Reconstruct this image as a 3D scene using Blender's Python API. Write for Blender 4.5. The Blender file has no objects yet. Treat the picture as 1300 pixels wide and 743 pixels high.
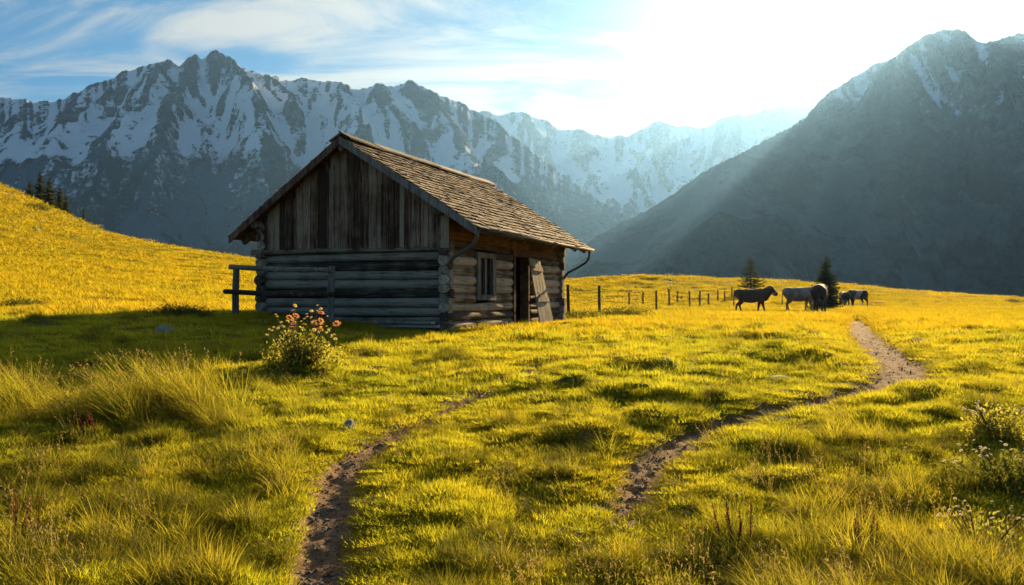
import bpy, bmesh, math, random
import numpy as np
from mathutils import Vector, Matrix, Euler

R = math.radians
rnd = random.Random(7)
rng = np.random.default_rng(11)
S = bpy.context.scene
C = S.collection

# ------------------------------------------------------------------ camera, sky, sun, exposure
FPX, CX, HY, EYE = 1060.0, 650.0, 379.0, 1.5          # focal length in photo pixels, centre, horizon, eye height
cam_d = bpy.data.cameras.new('camera'); cam = bpy.data.objects.new('camera', cam_d); C.objects.link(cam)
cam.location = (0, 0, EYE); cam.rotation_euler = (R(90), 0, 0)
cam_d.sensor_width = 36; cam_d.lens = FPX / 1300 * 36; cam_d.shift_y = (HY - 371.5) / 1300
cam_d.clip_start = 0.05; cam_d.clip_end = 60000
S.camera = cam

SUN_AZ, SUN_EL = 25.0, 16.8
SUNV = Vector((math.sin(R(SUN_AZ)) * math.cos(R(SUN_EL)), math.cos(R(SUN_AZ)) * math.cos(R(SUN_EL)), math.sin(R(SUN_EL))))
sl = bpy.data.lights.new('sun', 'SUN'); sun = bpy.data.objects.new('sun', sl); C.objects.link(sun)
sl.energy = 5.0; sl.angle = R(0.5); sl.color = (1.0, 0.72, 0.36)
sun.rotation_euler = SUNV.to_track_quat('Z', 'Y').to_euler()

S.view_settings.view_transform = 'Standard'; S.view_settings.look = 'None'
S.view_settings.exposure = 1.82; S.view_settings.gamma = 1.0; S.view_settings.use_curve_mapping = False
S.render.engine = 'CYCLES'
cy = S.cycles
cy.use_denoising = True
try: cy.denoiser = 'OPENIMAGEDENOISE'
except Exception: pass
cy.max_bounces = 6; cy.diffuse_bounces = 2; cy.glossy_bounces = 2; cy.transmission_bounces = 4
cy.volume_bounces = 0; cy.transparent_max_bounces = 6; cy.caustics_reflective = False; cy.caustics_refractive = False
cy.sample_clamp_indirect = 4.0


class NT:
    """tiny helper over a node tree"""
    def __init__(self, tree):
        self.t = tree; tree.nodes.clear()
    def n(self, kind, **kw):
        nd = self.t.nodes.new(kind)
        for k, v in kw.items(): setattr(nd, k, v)
        return nd
    def l(self, a, b): self.t.links.new(a, b)
    def set(self, sock, v):
        if hasattr(v, 'links') or hasattr(v, 'is_linked'): self.l(v, sock)
        else: sock.default_value = v
    def math(self, op, a, b=0.0, c=None, clamp=False):
        nd = self.n('ShaderNodeMath', operation=op, use_clamp=clamp)
        self.set(nd.inputs[0], a); self.set(nd.inputs[1], b)
        if c is not None: self.set(nd.inputs[2], c)
        return nd.outputs[0]
    def vmath(self, op, a, b=(0, 0, 0)):
        nd = self.n('ShaderNodeVectorMath', operation=op)
        self.set(nd.inputs[0], a); self.set(nd.inputs[1], b)
        return nd.outputs['Value'] if op in ('DOT_PRODUCT', 'LENGTH') else nd.outputs[0]
    def mix(self, f, a, b, blend='MIX'):
        nd = self.n('ShaderNodeMix', data_type='RGBA', blend_type=blend)
        self.set(nd.inputs[0], f)
        for s, v in ((nd.inputs[6], a), (nd.inputs[7], b)):
            if isinstance(v, (tuple, list)) and len(v) == 3: v = (*v, 1)
            self.set(s, v)
        return nd.outputs[2]
    def noise(self, vec, scale, detail=4, rough=0.55, dist=0.0, dims='3D'):
        nd = self.n('ShaderNodeTexNoise', noise_dimensions=dims)
        if vec is not None: self.l(vec, nd.inputs['Vector'])
        nd.inputs['Scale'].default_value = scale; nd.inputs['Detail'].default_value = detail
        nd.inputs['Roughness'].default_value = rough; nd.inputs['Distortion'].default_value = dist
        return nd.outputs[0]
    def ramp(self, f, a, b, lo=0.0, hi=1.0):
        nd = self.n('ShaderNodeMapRange', interpolation_type='SMOOTHSTEP')
        self.set(nd.inputs[0], f)
        for i, v in zip((1, 2, 3, 4), (a, b, lo, hi)): self.set(nd.inputs[i], v)
        return nd.outputs[0]
    def mapping(self, vec, scale=(1, 1, 1), rot=(0, 0, 0), loc=(0, 0, 0)):
        nd = self.n('ShaderNodeMapping'); self.l(vec, nd.inputs[0])
        nd.inputs['Scale'].default_value = scale; nd.inputs['Rotation'].default_value = rot; nd.inputs['Location'].default_value = loc
        return nd.outputs[0]
    def attr(self, name):
        return self.n('ShaderNodeAttribute', attribute_name=name)


world = bpy.data.worlds.new('World'); S.world = world; world.use_nodes = True
w = NT(world.node_tree)
sky = w.n('ShaderNodeTexSky', sky_type='NISHITA')
sky.sun_disc = False; sky.sun_elevation = R(SUN_EL); sky.sun_rotation = R(SUN_AZ)
sky.altitude = 1200; sky.air_density = 1.0; sky.dust_density = 0.3; sky.ozone_density = 3.0
tc = w.n('ShaderNodeTexCoord')
dirv = w.vmath('NORMALIZE', tc.outputs['Generated'])
sep = w.n('ShaderNodeSeparateXYZ'); w.l(dirv, sep.inputs[0])
zz = w.math('ADD', w.math('MAXIMUM', sep.outputs[2], 0.0), 0.16)
comb = w.n('ShaderNodeCombineXYZ')
w.l(w.math('DIVIDE', sep.outputs[0], zz), comb.inputs[0]); w.l(w.math('DIVIDE', sep.outputs[1], zz), comb.inputs[1])
pc = w.mapping(comb.outputs[0], scale=(1.0, 2.1, 1), rot=(0, 0, R(-24)), loc=(0.35, 0.2, 0))
n1 = w.noise(pc, 1.15, 10, 0.60, 1.0)
n2 = w.noise(pc, 0.42, 3, 0.5, 0.2)
wis = w.ramp(w.math('ADD', w.math('MULTIPLY', n1, 0.62), w.math('MULTIPLY', n2, 0.42)), 0.43, 0.565)
sd = w.math('MAXIMUM', w.vmath('DOT_PRODUCT', dirv, tuple(SUNV)), 0.0)
aur = w.math('POWER', sd, 60.0)                                   # sun glow added into the sky colour, with a thin bright cloud veil
veil = w.math('MULTIPLY', w.math('POWER', sd, 36.0), 0.12)
tint = w.mix(1.0, sky.outputs[0], w.mix(w.math('POWER', sd, 7.0), (0.26, 0.58, 0.66), (0.76, 0.62, 0.44)), 'MULTIPLY')
ccol = w.mix(w.math('POWER', sd, 10.0), (4.6, 4.3, 3.7), (8.0, 7.1, 5.6))
cov = w.math('MULTIPLY', w.math('MULTIPLY', wis, 0.85), w.ramp(sep.outputs[1], -0.15, 0.45, 0.12, 1.0))
mixc = w.mix(cov, tint, ccol)
mixv = w.mix(veil, mixc, (10.5, 9.2, 7.0))
aurc = w.n('ShaderNodeVectorMath', operation='SCALE'); aurc.inputs[0].default_value = (12, 9, 5.5); w.l(aur, aurc.inputs['Scale'])
addc = w.vmath('ADD', mixv, aurc.outputs[0])
bg = w.n('ShaderNodeBackground'); w.l(addc, bg.inputs[0]); bg.inputs[1].default_value = 0.05
wo = w.n('ShaderNodeOutputWorld'); w.l(bg.outputs[0], wo.inputs[0])


# ------------------------------------------------------------------ helpers
def tag(o, label=None, cat=None, group=None, kind=None):
    if label: o['label'] = label
    if cat: o['category'] = cat
    if group: o['group'] = group
    if kind: o['kind'] = kind
    return o

def empty(name, loc, rotz=0.0, scale=1.0):
    o = bpy.data.objects.new(name, None); C.objects.link(o)
    o.location = loc; o.rotation_euler = (0, 0, rotz); o.scale = (scale,) * 3
    o.empty_display_size = 0.2
    return o

def link(name, me, mat=None, parent=None):
    o = bpy.data.objects.new(name, me); C.objects.link(o)
    if mat is not None and not me.materials: me.materials.append(mat)
    if parent is not None: o.parent = parent
    return o

def np_mesh(name, V, F, smooth=True, attrs=None):
    """V (n,3); F: list of int arrays, each (m,k) of one polygon size"""
    me = bpy.data.meshes.new(name)
    V = np.asarray(V, np.float32)
    if not isinstance(F, (list, tuple)): F = [F]
    F = [np.asarray(f, np.int32) for f in F if len(f)]
    me.vertices.add(len(V)); me.vertices.foreach_set('co', V.ravel())
    tot = np.concatenate([np.full(len(f), f.shape[1], np.int32) for f in F])
    lo = np.concatenate([f.ravel() for f in F])
    me.loops.add(len(lo)); me.loops.foreach_set('vertex_index', lo)
    me.polygons.add(len(tot))
    st = np.concatenate([[0], np.cumsum(tot)[:-1]]).astype(np.int32)
    me.polygons.foreach_set('loop_start', st)
    me.polygons.foreach_set('use_smooth', np.full(len(tot), bool(smooth)))
    for k, a in (attrs or {}).items():
        at = me.attributes.new(k, 'FLOAT', 'POINT'); at.data.foreach_set('value', np.asarray(a, np.float32))
    me.update(calc_edges=True); me.validate()
    return me

def grid_faces(nr, nc):
    i = np.arange(nr - 1)[:, None] * nc + np.arange(nc - 1)[None, :]
    return np.stack([i, i + 1, i + nc + 1, i + nc], -1).reshape(-1, 4)

def lattice(ix, iy, seed):
    h = (ix.astype(np.int64) * 374761393 + iy.astype(np.int64) * 668265263 + seed * 1442695041) & 0xffffffff
    h = ((h ^ (h >> 13)) * 1274126177) & 0xffffffff
    h = h ^ (h >> 16)
    return (h & 0xffff) / 65535.0 * 2 * math.pi

def perlin(x, y, seed=0):
    x = np.asarray(x, float); y = np.asarray(y, float)
    ix = np.floor(x); iy = np.floor(y); fx = x - ix; fy = y - iy
    u = fx ** 3 * (fx * (fx * 6 - 15) + 10); v = fy ** 3 * (fy * (fy * 6 - 15) + 10)
    def g(dx, dy):
        a = lattice(ix + dx, iy + dy, seed); return np.cos(a) * (fx - dx) + np.sin(a) * (fy - dy)
    a = g(0, 0) * (1 - u) + g(1, 0) * u; b = g(0, 1) * (1 - u) + g(1, 1) * u
    return (a * (1 - v) + b * v) * 1.5

def fbm(x, y, oct=5, gain=0.5, seed=0):
    s = 0; a = 1; n = 0
    for k in range(oct):
        s = s + a * perlin(x * 2 ** k + 13.1 * k, y * 2 ** k - 7.7 * k, seed + k); n += a; a *= gain
    return s / n

def ridged(x, y, oct=6, gain=0.52, seed=0):
    s = 0; a = 1; n = 0; wgt = 1
    for k in range(oct):
        r = 1 - np.abs(perlin(x * 2.05 ** k + 5.3 * k, y * 2.05 ** k + 9.1 * k, seed + k)); r = r * r
        s = s + a * r * wgt; n += a; wgt = np.clip(r * 1.3, 0.25, 1); a *= gain
    return s / n

def ss(a, b, x):
    t = np.clip((np.asarray(x, float) - a) / (b - a), 0, 1); return t * t * (3 - 2 * t)


class MB:
    """collects irregular boxes, logs and tubes into one mesh; each piece carries its own 'tone'"""
    def __init__(self): self.v = []; self.f = []; self.tone = []
    def add(self, vs, fs, tone=None):
        k = len(self.v); tone = rnd.random() if tone is None else tone
        self.v += [tuple(p) for p in vs]; self.f += [[i + k for i in f] for f in fs]; self.tone += [tone] * len(vs)
    def box(self, a, b, tone=None, jit=0.0):
        (x0, y0, z0), (x1, y1, z1) = a, b
        vs = [(x, y, z) for z in (z0, z1) for y in (y0, y1) for x in (x0, x1)]
        vs = [tuple(c + rnd.uniform(-jit, jit) for c in p) for p in vs]
        self.add(vs, [(0, 2, 3, 1), (4, 5, 7, 6), (0, 1, 5, 4), (2, 6, 7, 3), (0, 4, 6, 2), (1, 3, 7, 5)], tone)
    def hexa(self, vs, tone=None):          # 0-3 bottom ring, 4-7 top ring
        self.add(vs, [(3, 2, 1, 0), (4, 5, 6, 7), (0, 1, 5, 4), (1, 2, 6, 5), (2, 3, 7, 6), (3, 0, 4, 7)], tone)
    def beam(self, p0, p1, w, h, up=(0, 0, 1), tone=None, taper=1.0):
        p0, p1 = Vector(p0), Vector(p1); d = (p1 - p0).normalized(); s = d.cross(Vector(up)).normalized(); u = s.cross(d)
        q = []
        for p, k in ((p0, 1.0), (p1, taper)):
            q += [p + s * (-w / 2 * k) + u * (-h / 2 * k), p + s * (w / 2 * k) + u * (-h / 2 * k), p + s * (w / 2 * k) + u * (h / 2 * k), p + s * (-w / 2 * k) + u * (h / 2 * k)]
        self.hexa(q, tone)
    def tube(self, pts, radii, n=8, tone=None, wob=0.0, squash=1.0):
        pts = [Vector(p) for p in pts]; vs = []; fs = []
        up = Vector((0, 0, 1))
        if abs((pts[-1] - pts[0]).normalized().z) > 0.9: up = Vector((1, 0, 0))
        for i, p in enumerate(pts):
            d = (pts[min(i + 1, len(pts) - 1)] - pts[max(i - 1, 0)]).normalized()
            s = d.cross(up).normalized(); u = s.cross(d)
            r = radii[i] if isinstance(radii, (list, tuple)) else radii
            for k in range(n):
                a = 2 * math.pi * k / n; rr = r * (1 + rnd.uniform(-wob, wob))
                vs.append(p + s * (math.cos(a) * rr) + u * (math.sin(a) * rr * squash))
        for i in range(len(pts) - 1):
            for k in range(n):
                a = i * n + k; b = i * n + (k + 1) % n
                fs.append((a, b, b + n, a + n))
        fs.append(tuple(range(n - 1, -1, -1))); fs.append(tuple(range((len(pts) - 1) * n, len(pts) * n)))
        self.add(vs, fs, tone)
    def log(self, p0, p1, r, tone=None, n=12):
        p0, p1 = Vector(p0), Vector(p1); L = (p1 - p0).length; m = max(3, int(L / 0.3))
        d = (p1 - p0).normalized(); side = d.cross(Vector((0, 0, 1))).normalized()
        ph = rnd.uniform(0, 6); a1 = rnd.uniform(0.004, 0.016); a2 = rnd.uniform(0.004, 0.014)
        pts = []; rad = []
        for i in range(m + 1):
            t = i / m
            pts.append(p0.lerp(p1, t) + Vector((0, 0, 1)) * a1 * math.sin(ph + t * L * 0.9) + side * a2 * math.sin(ph * 2 + t * L * 1.2))
            rad.append(r * (1 + 0.05 * math.sin(ph + t * 3.1) + rnd.uniform(-0.025, 0.025)))
        self.tube(pts, rad, n, tone, wob=0.035)
    def build(self, name, mat, parent=None, smooth=False, angle=None):
        me = bpy.data.meshes.new(name); me.from_pydata(self.v, [], self.f); me.update()
        at = me.attributes.new('tone', 'FLOAT', 'POINT'); at.data.foreach_set('value', self.tone)
        if smooth: me.polygons.foreach_set('use_smooth', [len(p.vertices) <= 4 for p in me.polygons])
        return link(name, me, mat, parent)


# ------------------------------------------------------------------ materials
def newmat(name):
    m = bpy.data.materials.new(name); m.use_nodes = True
    t = NT(m.node_tree); out = t.n('ShaderNodeOutputMaterial')
    return m, t, out

def wood(name, axis, dark, mid, light, rough=0.85, bump=0.5, ends=None):
    """weathered timber with its grain along one local axis; 'tone' shifts each piece"""
    m, t, out = newmat(name)
    tc = t.n('ShaderNodeTexCoord'); tone = t.attr('tone').outputs['Fac']
    sc = [1.0, 1.0, 1.0]; sc[axis] = 0.05
    off = t.n('ShaderNodeVectorMath', operation='SCALE'); off.inputs[0].default_value = (17, 23, 31); t.l(tone, off.inputs['Scale'])
    v = t.vmath('ADD', tc.outputs['Object'], off.outputs[0])
    v = t.mapping(v, scale=sc)
    g1 = t.noise(v, 60, 6, 0.66, 0.4); g2 = t.noise(v, 11, 5, 0.6, 0.8)
    big = t.noise(tc.outputs['Object'], 1.7, 4, 0.6)
    f = t.math('ADD', t.math('MULTIPLY', g1, 0.7), t.math('MULTIPLY', g2, 0.9)); f = t.math('SUBTRACT', f, 0.3)
    f = t.math('ADD', f, t.math('MULTIPLY', t.math('SUBTRACT', tone, 0.5), 0.55))
    f = t.math('ADD', f, t.math('MULTIPLY', t.math('SUBTRACT', big, 0.5), 0.7))
    c = t.mix(t.ramp(f, 0.28, 0.52), dark, mid)
    c = t.mix(t.ramp(f, 0.48, 0.80), c, light)
    crack = t.ramp(g1, 0.37, 0.42)                                  # drying cracks along the grain
    c = t.mix(t.math('SUBTRACT', 1.0, crack), c, tuple(x * 0.35 for x in dark))
    p = t.n('ShaderNodeBsdfPrincipled'); t.l(c, p.inputs['Base Color']); p.inputs['Roughness'].default_value = rough
    p.inputs['Specular IOR Level'].default_value = 0.25
    b = t.n('ShaderNodeBump'); b.inputs['Strength'].default_value = bump; b.inputs['Distance'].default_value = 0.02
    t.l(t.math('ADD', t.math('MULTIPLY', g1, 0.6), g2), b.inputs['Height']); t.l(b.outputs[0], p.inputs['Normal'])
    t.l(p.outputs[0], out.inputs[0])
    return m

def plain(name, col, rough=0.7, metal=0.0, scale=8.0, var=0.35, bump=0.2):
    m, t, out = newmat(name); tc = t.n('ShaderNodeTexCoord')
    n = t.noise(tc.outputs['Object'], scale, 5, 0.6)
    c = t.mix(n, tuple(x * (1 - var) for x in col), tuple(min(1, x * (1 + var)) for x in col))
    p = t.n('ShaderNodeBsdfPrincipled'); t.l(c, p.inputs['Base Color']); p.inputs['Roughness'].default_value = rough
    p.inputs['Metallic'].default_value = metal
    b = t.n('ShaderNodeBump'); b.inputs['Strength'].default_value = bump; b.inputs['Distance'].default_value = 0.02
    t.l(n, b.inputs['Height']); t.l(b.outputs[0], p.inputs['Normal'])
    t.l(p.outputs[0], out.inputs[0])
    return m

def leafy(name, refl_a, refl_b, trans_a, trans_b, tfac=0.55, patch=0.25, gloss=0.012):
    """thin leaf or blade: reflects some light and lets some through; patches across the meadow and per-plant variation"""
    m, t, out = newmat(name)
    geo = t.n('ShaderNodeNewGeometry'); oi = t.n('ShaderNodeObjectInfo')
    n = t.noise(geo.outputs['Position'], patch, 4, 0.6)
    f = t.math('ADD', t.math('MULTIPLY', t.ramp(n, 0.3, 0.7), 0.6), t.math('MULTIPLY', oi.outputs['Random'], 0.4))
    d = t.n('ShaderNodeBsdfDiffuse'); t.l(t.mix(f, refl_a, refl_b), d.inputs[0])
    tr = t.n('ShaderNodeBsdfTranslucent'); t.l(t.mix(f, trans_a, trans_b), tr.inputs[0])
    mx = t.n('ShaderNodeMixShader'); mx.inputs[0].default_value = tfac
    t.l(d.outputs[0], mx.inputs[1]); t.l(tr.outputs[0], mx.inputs[2])
    g = t.n('ShaderNodeBsdfGlossy'); g.inputs['Roughness'].default_value = 0.45; g.inputs[0].default_value = (0.8, 0.75, 0.45, 1)
    m2 = t.n('ShaderNodeMixShader'); m2.inputs[0].default_value = gloss
    t.l(mx.outputs[0], m2.inputs[1]); t.l(g.outputs[0], m2.inputs[2]); t.l(m2.outputs[0], out.inputs[0])
    return m

M = {}
M['log_x'] = wood('weathered_log_sunlit_tone', 0, (0.07, 0.046, 0.029), (0.33, 0.24, 0.16), (0.56, 0.45, 0.32), bump=0.6)  # paler than the gable logs: grazing sunlight put into the colour
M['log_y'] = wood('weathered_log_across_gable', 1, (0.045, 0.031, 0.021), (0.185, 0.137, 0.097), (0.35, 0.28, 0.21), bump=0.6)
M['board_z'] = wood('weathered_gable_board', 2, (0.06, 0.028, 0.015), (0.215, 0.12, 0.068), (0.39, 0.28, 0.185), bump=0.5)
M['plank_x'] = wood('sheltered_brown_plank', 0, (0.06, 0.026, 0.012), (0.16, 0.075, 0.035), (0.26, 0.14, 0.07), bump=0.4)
M['shingle'] = wood('weathered_roof_shingle', 1, (0.06, 0.042, 0.029), (0.215, 0.155, 0.102), (0.38, 0.29, 0.20), bump=0.5)
M['grey_z'] = wood('grey_timber_upright', 2, (0.05, 0.042, 0.034), (0.17, 0.145, 0.115), (0.30, 0.26, 0.21), bump=0.5)
M['grey_x'] = wood('grey_timber_lengthwise', 0, (0.05, 0.042, 0.034), (0.17, 0.145, 0.115), (0.30, 0.26, 0.21), bump=0.5)
M['door'] = wood('pale_door_plank', 2, (0.12, 0.085, 0.055), (0.33, 0.25, 0.165), (0.50, 0.40, 0.28), bump=0.4)
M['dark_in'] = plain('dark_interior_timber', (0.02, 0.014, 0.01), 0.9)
M['pipe'] = plain('old_gutter_pipe', (0.11, 0.085, 0.065), 0.6, 0.0)
M['iron'] = plain('black_iron', (0.02, 0.019, 0.018), 0.5, 0.4)
M['stone'] = plain('lichen_grey_stone', (0.21, 0.20, 0.175), 0.9, scale=14, var=0.5, bump=0.7)
M['bark'] = plain('spruce_bark', (0.075, 0.055, 0.04), 0.95, scale=20, var=0.5, bump=0.6)
M['stem'] = plain('woody_stem', (0.09, 0.06, 0.035), 0.9, scale=30)
m, t, out = newmat('old_window_glass')
p = t.n('ShaderNodeBsdfPrincipled'); p.inputs['Base Color'].default_value = (0.012, 0.012, 0.012, 1); p.inputs['Roughness'].default_value = 0.12
t.l(p.outputs[0], out.inputs[0]); M['glass'] = m

GA, GB = (0.085, 0.105, 0.014), (0.13, 0.12, 0.016)
M['turf'] = leafy('short_turf_grass', GA, GB, (0.42, 0.47, 0.022), (0.70, 0.57, 0.028), 0.62, 0.22)
M['far_turf'] = leafy('golden_far_grass', (0.11, 0.10, 0.014), (0.15, 0.12, 0.016), (0.44, 0.39, 0.017), (0.67, 0.46, 0.019), 0.62, 0.12)
M['tall'] = leafy('tall_meadow_grass', (0.08, 0.10, 0.018), (0.13, 0.12, 0.024), (0.38, 0.39, 0.025), (0.58, 0.47, 0.035), 0.58, 0.6)
M['shade_grass'] = leafy('shade_dark_grass', (0.045, 0.06, 0.014), (0.07, 0.08, 0.018), (0.16, 0.18, 0.016), (0.30, 0.26, 0.02), 0.45, 0.8)  # shaded sides of tussocks put into the grass colour; hillside weeds share it
M['dry'] = leafy('dry_seed_heads', (0.16, 0.11, 0.05), (0.20, 0.145, 0.07), (0.30, 0.22, 0.07), (0.40, 0.29, 0.10), 0.45, 0.8)
M['dock'] = leafy('rusty_dock_seeds', (0.13, 0.045, 0.025), (0.16, 0.06, 0.03), (0.25, 0.08, 0.03), (0.30, 0.11, 0.05), 0.4, 0.8)
M['leaf'] = leafy('shrub_leaf', (0.045, 0.07, 0.018), (0.075, 0.10, 0.02), (0.34, 0.36, 0.04), (0.58, 0.50, 0.07), 0.55, 1.5)
M['leaf_dark'] = leafy('dark_shrub_leaf', (0.035, 0.05, 0.015), (0.06, 0.075, 0.02), (0.13, 0.15, 0.02), (0.24, 0.23, 0.03), 0.45, 1.5)
M['needle'] = leafy('spruce_needles', (0.022, 0.036, 0.016), (0.04, 0.055, 0.02), (0.05, 0.07, 0.016), (0.09, 0.10, 0.02), 0.35, 1.0)
M['fl_orange'] = leafy('orange_petals', (0.62, 0.27, 0.10), (0.72, 0.36, 0.15), (0.7, 0.32, 0.12), (0.8, 0.42, 0.18), 0.4, 3)
M['fl_yellow'] = leafy('yellow_petals', (0.68, 0.56, 0.20), (0.75, 0.64, 0.28), (0.75, 0.58, 0.18), (0.85, 0.68, 0.26), 0.4, 3)
M['fl_white'] = leafy('cream_petals', (0.62, 0.58, 0.48), (0.72, 0.66, 0.52), (0.6, 0.52, 0.36), (0.7, 0.6, 0.42), 0.4, 3)

# ground: turf over soil, bare soil where 'soil' is 1
m, t, out = newmat('meadow_ground')
geo = t.n('ShaderNodeNewGeometry'); P = geo.outputs['Position']
soil = t.attr('soil').outputs['Fac']
a = t.noise(P, 0.22, 4, 0.6); b = t.noise(P, 2.6, 5, 0.65); c_ = t.noise(P, 26, 4, 0.6)
gcol = t.mix(t.ramp(a, 0.3, 0.7), (0.12, 0.115, 0.014), (0.19, 0.15, 0.018))
gcol = t.mix(t.math('MULTIPLY', t.ramp(b, 0.48, 0.6), 0.6), gcol, (0.07, 0.075, 0.014))
gcol = t.mix(t.math('MULTIPLY', t.ramp(c_, 0.45, 0.7), 0.45), gcol, (0.05, 0.04, 0.014))
scol = t.mix(t.noise(P, 9, 6, 0.7), (0.12, 0.066, 0.034), (0.30, 0.19, 0.108))
scol = t.mix(t.ramp(t.noise(P, 60, 3, 0.6), 0.55, 0.75), scol, (0.38, 0.27, 0.175))
col = t.mix(soil, gcol, scol)
p = t.n('ShaderNodeBsdfPrincipled'); t.l(col, p.inputs['Base Color']); p.inputs['Roughness'].default_value = 0.95
p.inputs['Specular IOR Level'].default_value = 0.1
bp = t.n('ShaderNodeBump'); bp.inputs['Strength'].default_value = 0.8; bp.inputs['Distance'].default_value = 0.05
t.l(t.math('ADD', t.noise(P, 14, 5, 0.7), t.math('MULTIPLY', t.noise(P, 70, 3, 0.6), 0.4)), bp.inputs['Height']); t.l(bp.outputs[0], p.inputs['Normal'])
t.l(p.outputs[0], out.inputs[0]); M['ground'] = m


def mountain_mat(name, rock_a, rock_b, forest):
    m, t, out = newmat(name)
    geo = t.n('ShaderNodeNewGeometry'); P = geo.outputs['Position']
    snow = t.attr('snow').outputs['Fac']; wood_ = t.attr('wood').outputs['Fac']
    n1 = t.noise(P, 0.014, 10, 0.70); n2 = t.noise(P, 0.004, 6, 0.6); n3 = t.noise(P, 0.075, 6, 0.7)
    strat = t.noise(t.mapping(P, scale=(0.25, 0.25, 2.2), rot=(0.25, 0.3, 0)), 0.012, 6, 0.6)
    rock = t.mix(t.ramp(t.math('ADD', t.math('MULTIPLY', n1, 0.5), t.math('MULTIPLY', t.math('ADD', t.math('MULTIPLY', strat, .6), t.math('MULTIPLY', n3, .4)), 0.5)), 0.44, 0.57), rock_a, rock_b)
    f = t.math('ADD', snow, t.math('MULTIPLY', t.math('SUBTRACT', n1, 0.5), 2.0))
    f = t.math('ADD', f, t.math('MULTIPLY', t.math('SUBTRACT', n3, 0.5), 1.6))
    col = t.mix(t.ramp(f, 0.40, 0.58), rock, (0.80, 0.81, 0.83))
    fcol = t.mix(t.ramp(n3, 0.42, 0.58), tuple(x * 0.55 for x in forest), forest)
    fcol = t.mix(t.math('MULTIPLY', t.ramp(n2, 0.47, 0.56), 0.8), fcol, tuple(x * 3.4 for x in forest))
    wf = t.math('ADD', wood_, t.math('MULTIPLY', t.math('SUBTRACT', n1, 0.5), 3.2))
    col = t.mix(t.ramp(wf, 0.45, 0.55), col, fcol)
    p = t.n('ShaderNodeBsdfDiffuse'); t.l(col, p.inputs[0]); p.inputs['Roughness'].default_value = 0.6
    bp = t.n('ShaderNodeBump'); bp.inputs['Strength'].default_value = 0.9; bp.inputs['Distance'].default_value = 60.0
    t.l(t.math('MULTIPLY', t.math('ADD', n1, t.math('MULTIPLY', n3, 0.45)), t.math('SUBTRACT', 1.0, t.math('MULTIPLY', t.ramp(f, 0.44, 0.56), .8))), bp.inputs['Height']); t.l(bp.outputs[0], p.inputs['Normal'])
    t.l(p.outputs[0], out.inputs[0])
    return m


# ------------------------------------------------------------------ terrain
CREST_PX = [-400, -300, 0, 60, 120, 200, 280, 335, 400, 500, 600, 720, 830, 940, 1050, 1150, 1230, 1300, 1700]
CREST_PY = [95, 120, 235, 262, 292, 311, 323, 329, 336, 346, 352, 355, 350, 354, 360, 369, 375, 379, 392]
_d = np.arange(-400, 1701, 5.0); _k = np.exp(-0.5 * (np.arange(-18, 19) / 6.0) ** 2); _k /= _k.sum()
CREST_PY = np.convolve(np.pad(np.interp(_d, CREST_PX, CREST_PY), 18, mode='edge'), _k, 'valid'); CREST_PX = _d      # rounded crest line

def macro(x, y):
    x = np.asarray(x, float); y = np.asarray(y, float)
    prof = np.interp(y, [-60, 0, 4, 8, 12, 17, 20, 30, 45, 60, 80, 100], [-0.8, 0, .08, .32, .54, .71, .72, .72, .70, .72, .66, .70])
    prof = prof + 0.42 * ss(-1.2, -8, x) * ss(9, 18, y)
    s = CX + FPX * x / np.maximum(y, 5)
    yc = np.interp(s, CREST_PX, CREST_PY)
    Dc = np.interp(s, [0, 400, 800, 1300], [105, 95, 95, 125])
    D0 = np.interp(s, [0, 300, 700, 1300], [21, 28, 55, 70])
    zc = EYE + (HY - yc) / FPX * Dc
    tt = np.clip((y - D0) / (Dc - D0), 0, 1)
    z = prof + (zc - prof) * tt ** 1.4
    d = np.maximum(y - Dc, 0)
    z = np.maximum(z - 0.36 * d * d / (d + 14), -260)
    return z

def ground_px(px, py):
    """world point where the sight line through a photo pixel meets the smooth ground"""
    D = np.geomspace(2.2, 130, 5000)
    x = (px - CX) / FPX * D; zr = EYE - (py - HY) / FPX * D
    h = macro(x, D); k = np.argmax(zr <= h)
    return float(x[k]), float(D[k])

PATHS = []
def path(pix, wpx):
    pts = np.array([ground_px(*q) for q in pix]); 
    tt = np.arange(len(pts)); f = np.linspace(0, len(pts) - 1, (len(pts) - 1) * 6 + 1)
    def cr(v):                                            # Catmull-Rom through the points
        e = np.concatenate([[2 * v[0] - v[1]], v, [2 * v[-1] - v[-2]]]); i = np.minimum(f.astype(int), len(v) - 2); u = f - i
        p0, p1, p2, p3 = e[i], e[i + 1], e[i + 2], e[i + 3]
        return 0.5 * (2 * p1 + (p2 - p0) * u + (2 * p0 - 5 * p1 + 4 * p2 - p3) * u ** 2 + (3 * p1 - p0 - 3 * p2 + p3) * u ** 3)
    line = np.stack([cr(pts[:, 0]), cr(pts[:, 1])], 1)
    PATHS.append((line, np.interp(f, tt, wpx)))
path([(392, 900), (400, 760), (412, 700), (420, 650), (432, 605), (462, 575), (500, 552), (545, 530), (590, 508), (640, 484), (690, 466), (740, 454), (800, 440)],
     [.36, .36, .36, .36, .36, .34, .28, .22, .30, .22, .22, .26, .14])
path([(690, 760), (760, 680), (800, 632), (822, 592), (862, 560), (920, 538), (985, 520), (1045, 506), (1095, 494), (1135, 483), (1147, 468), (1128, 450), (1108, 436), (1096, 424), (1090, 413), (1087, 405)],
     [.02, .06, .26, .34, .36, .38, .40, .40, .46, .62, .74, .72, .70, .72, .80, .60])

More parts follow.
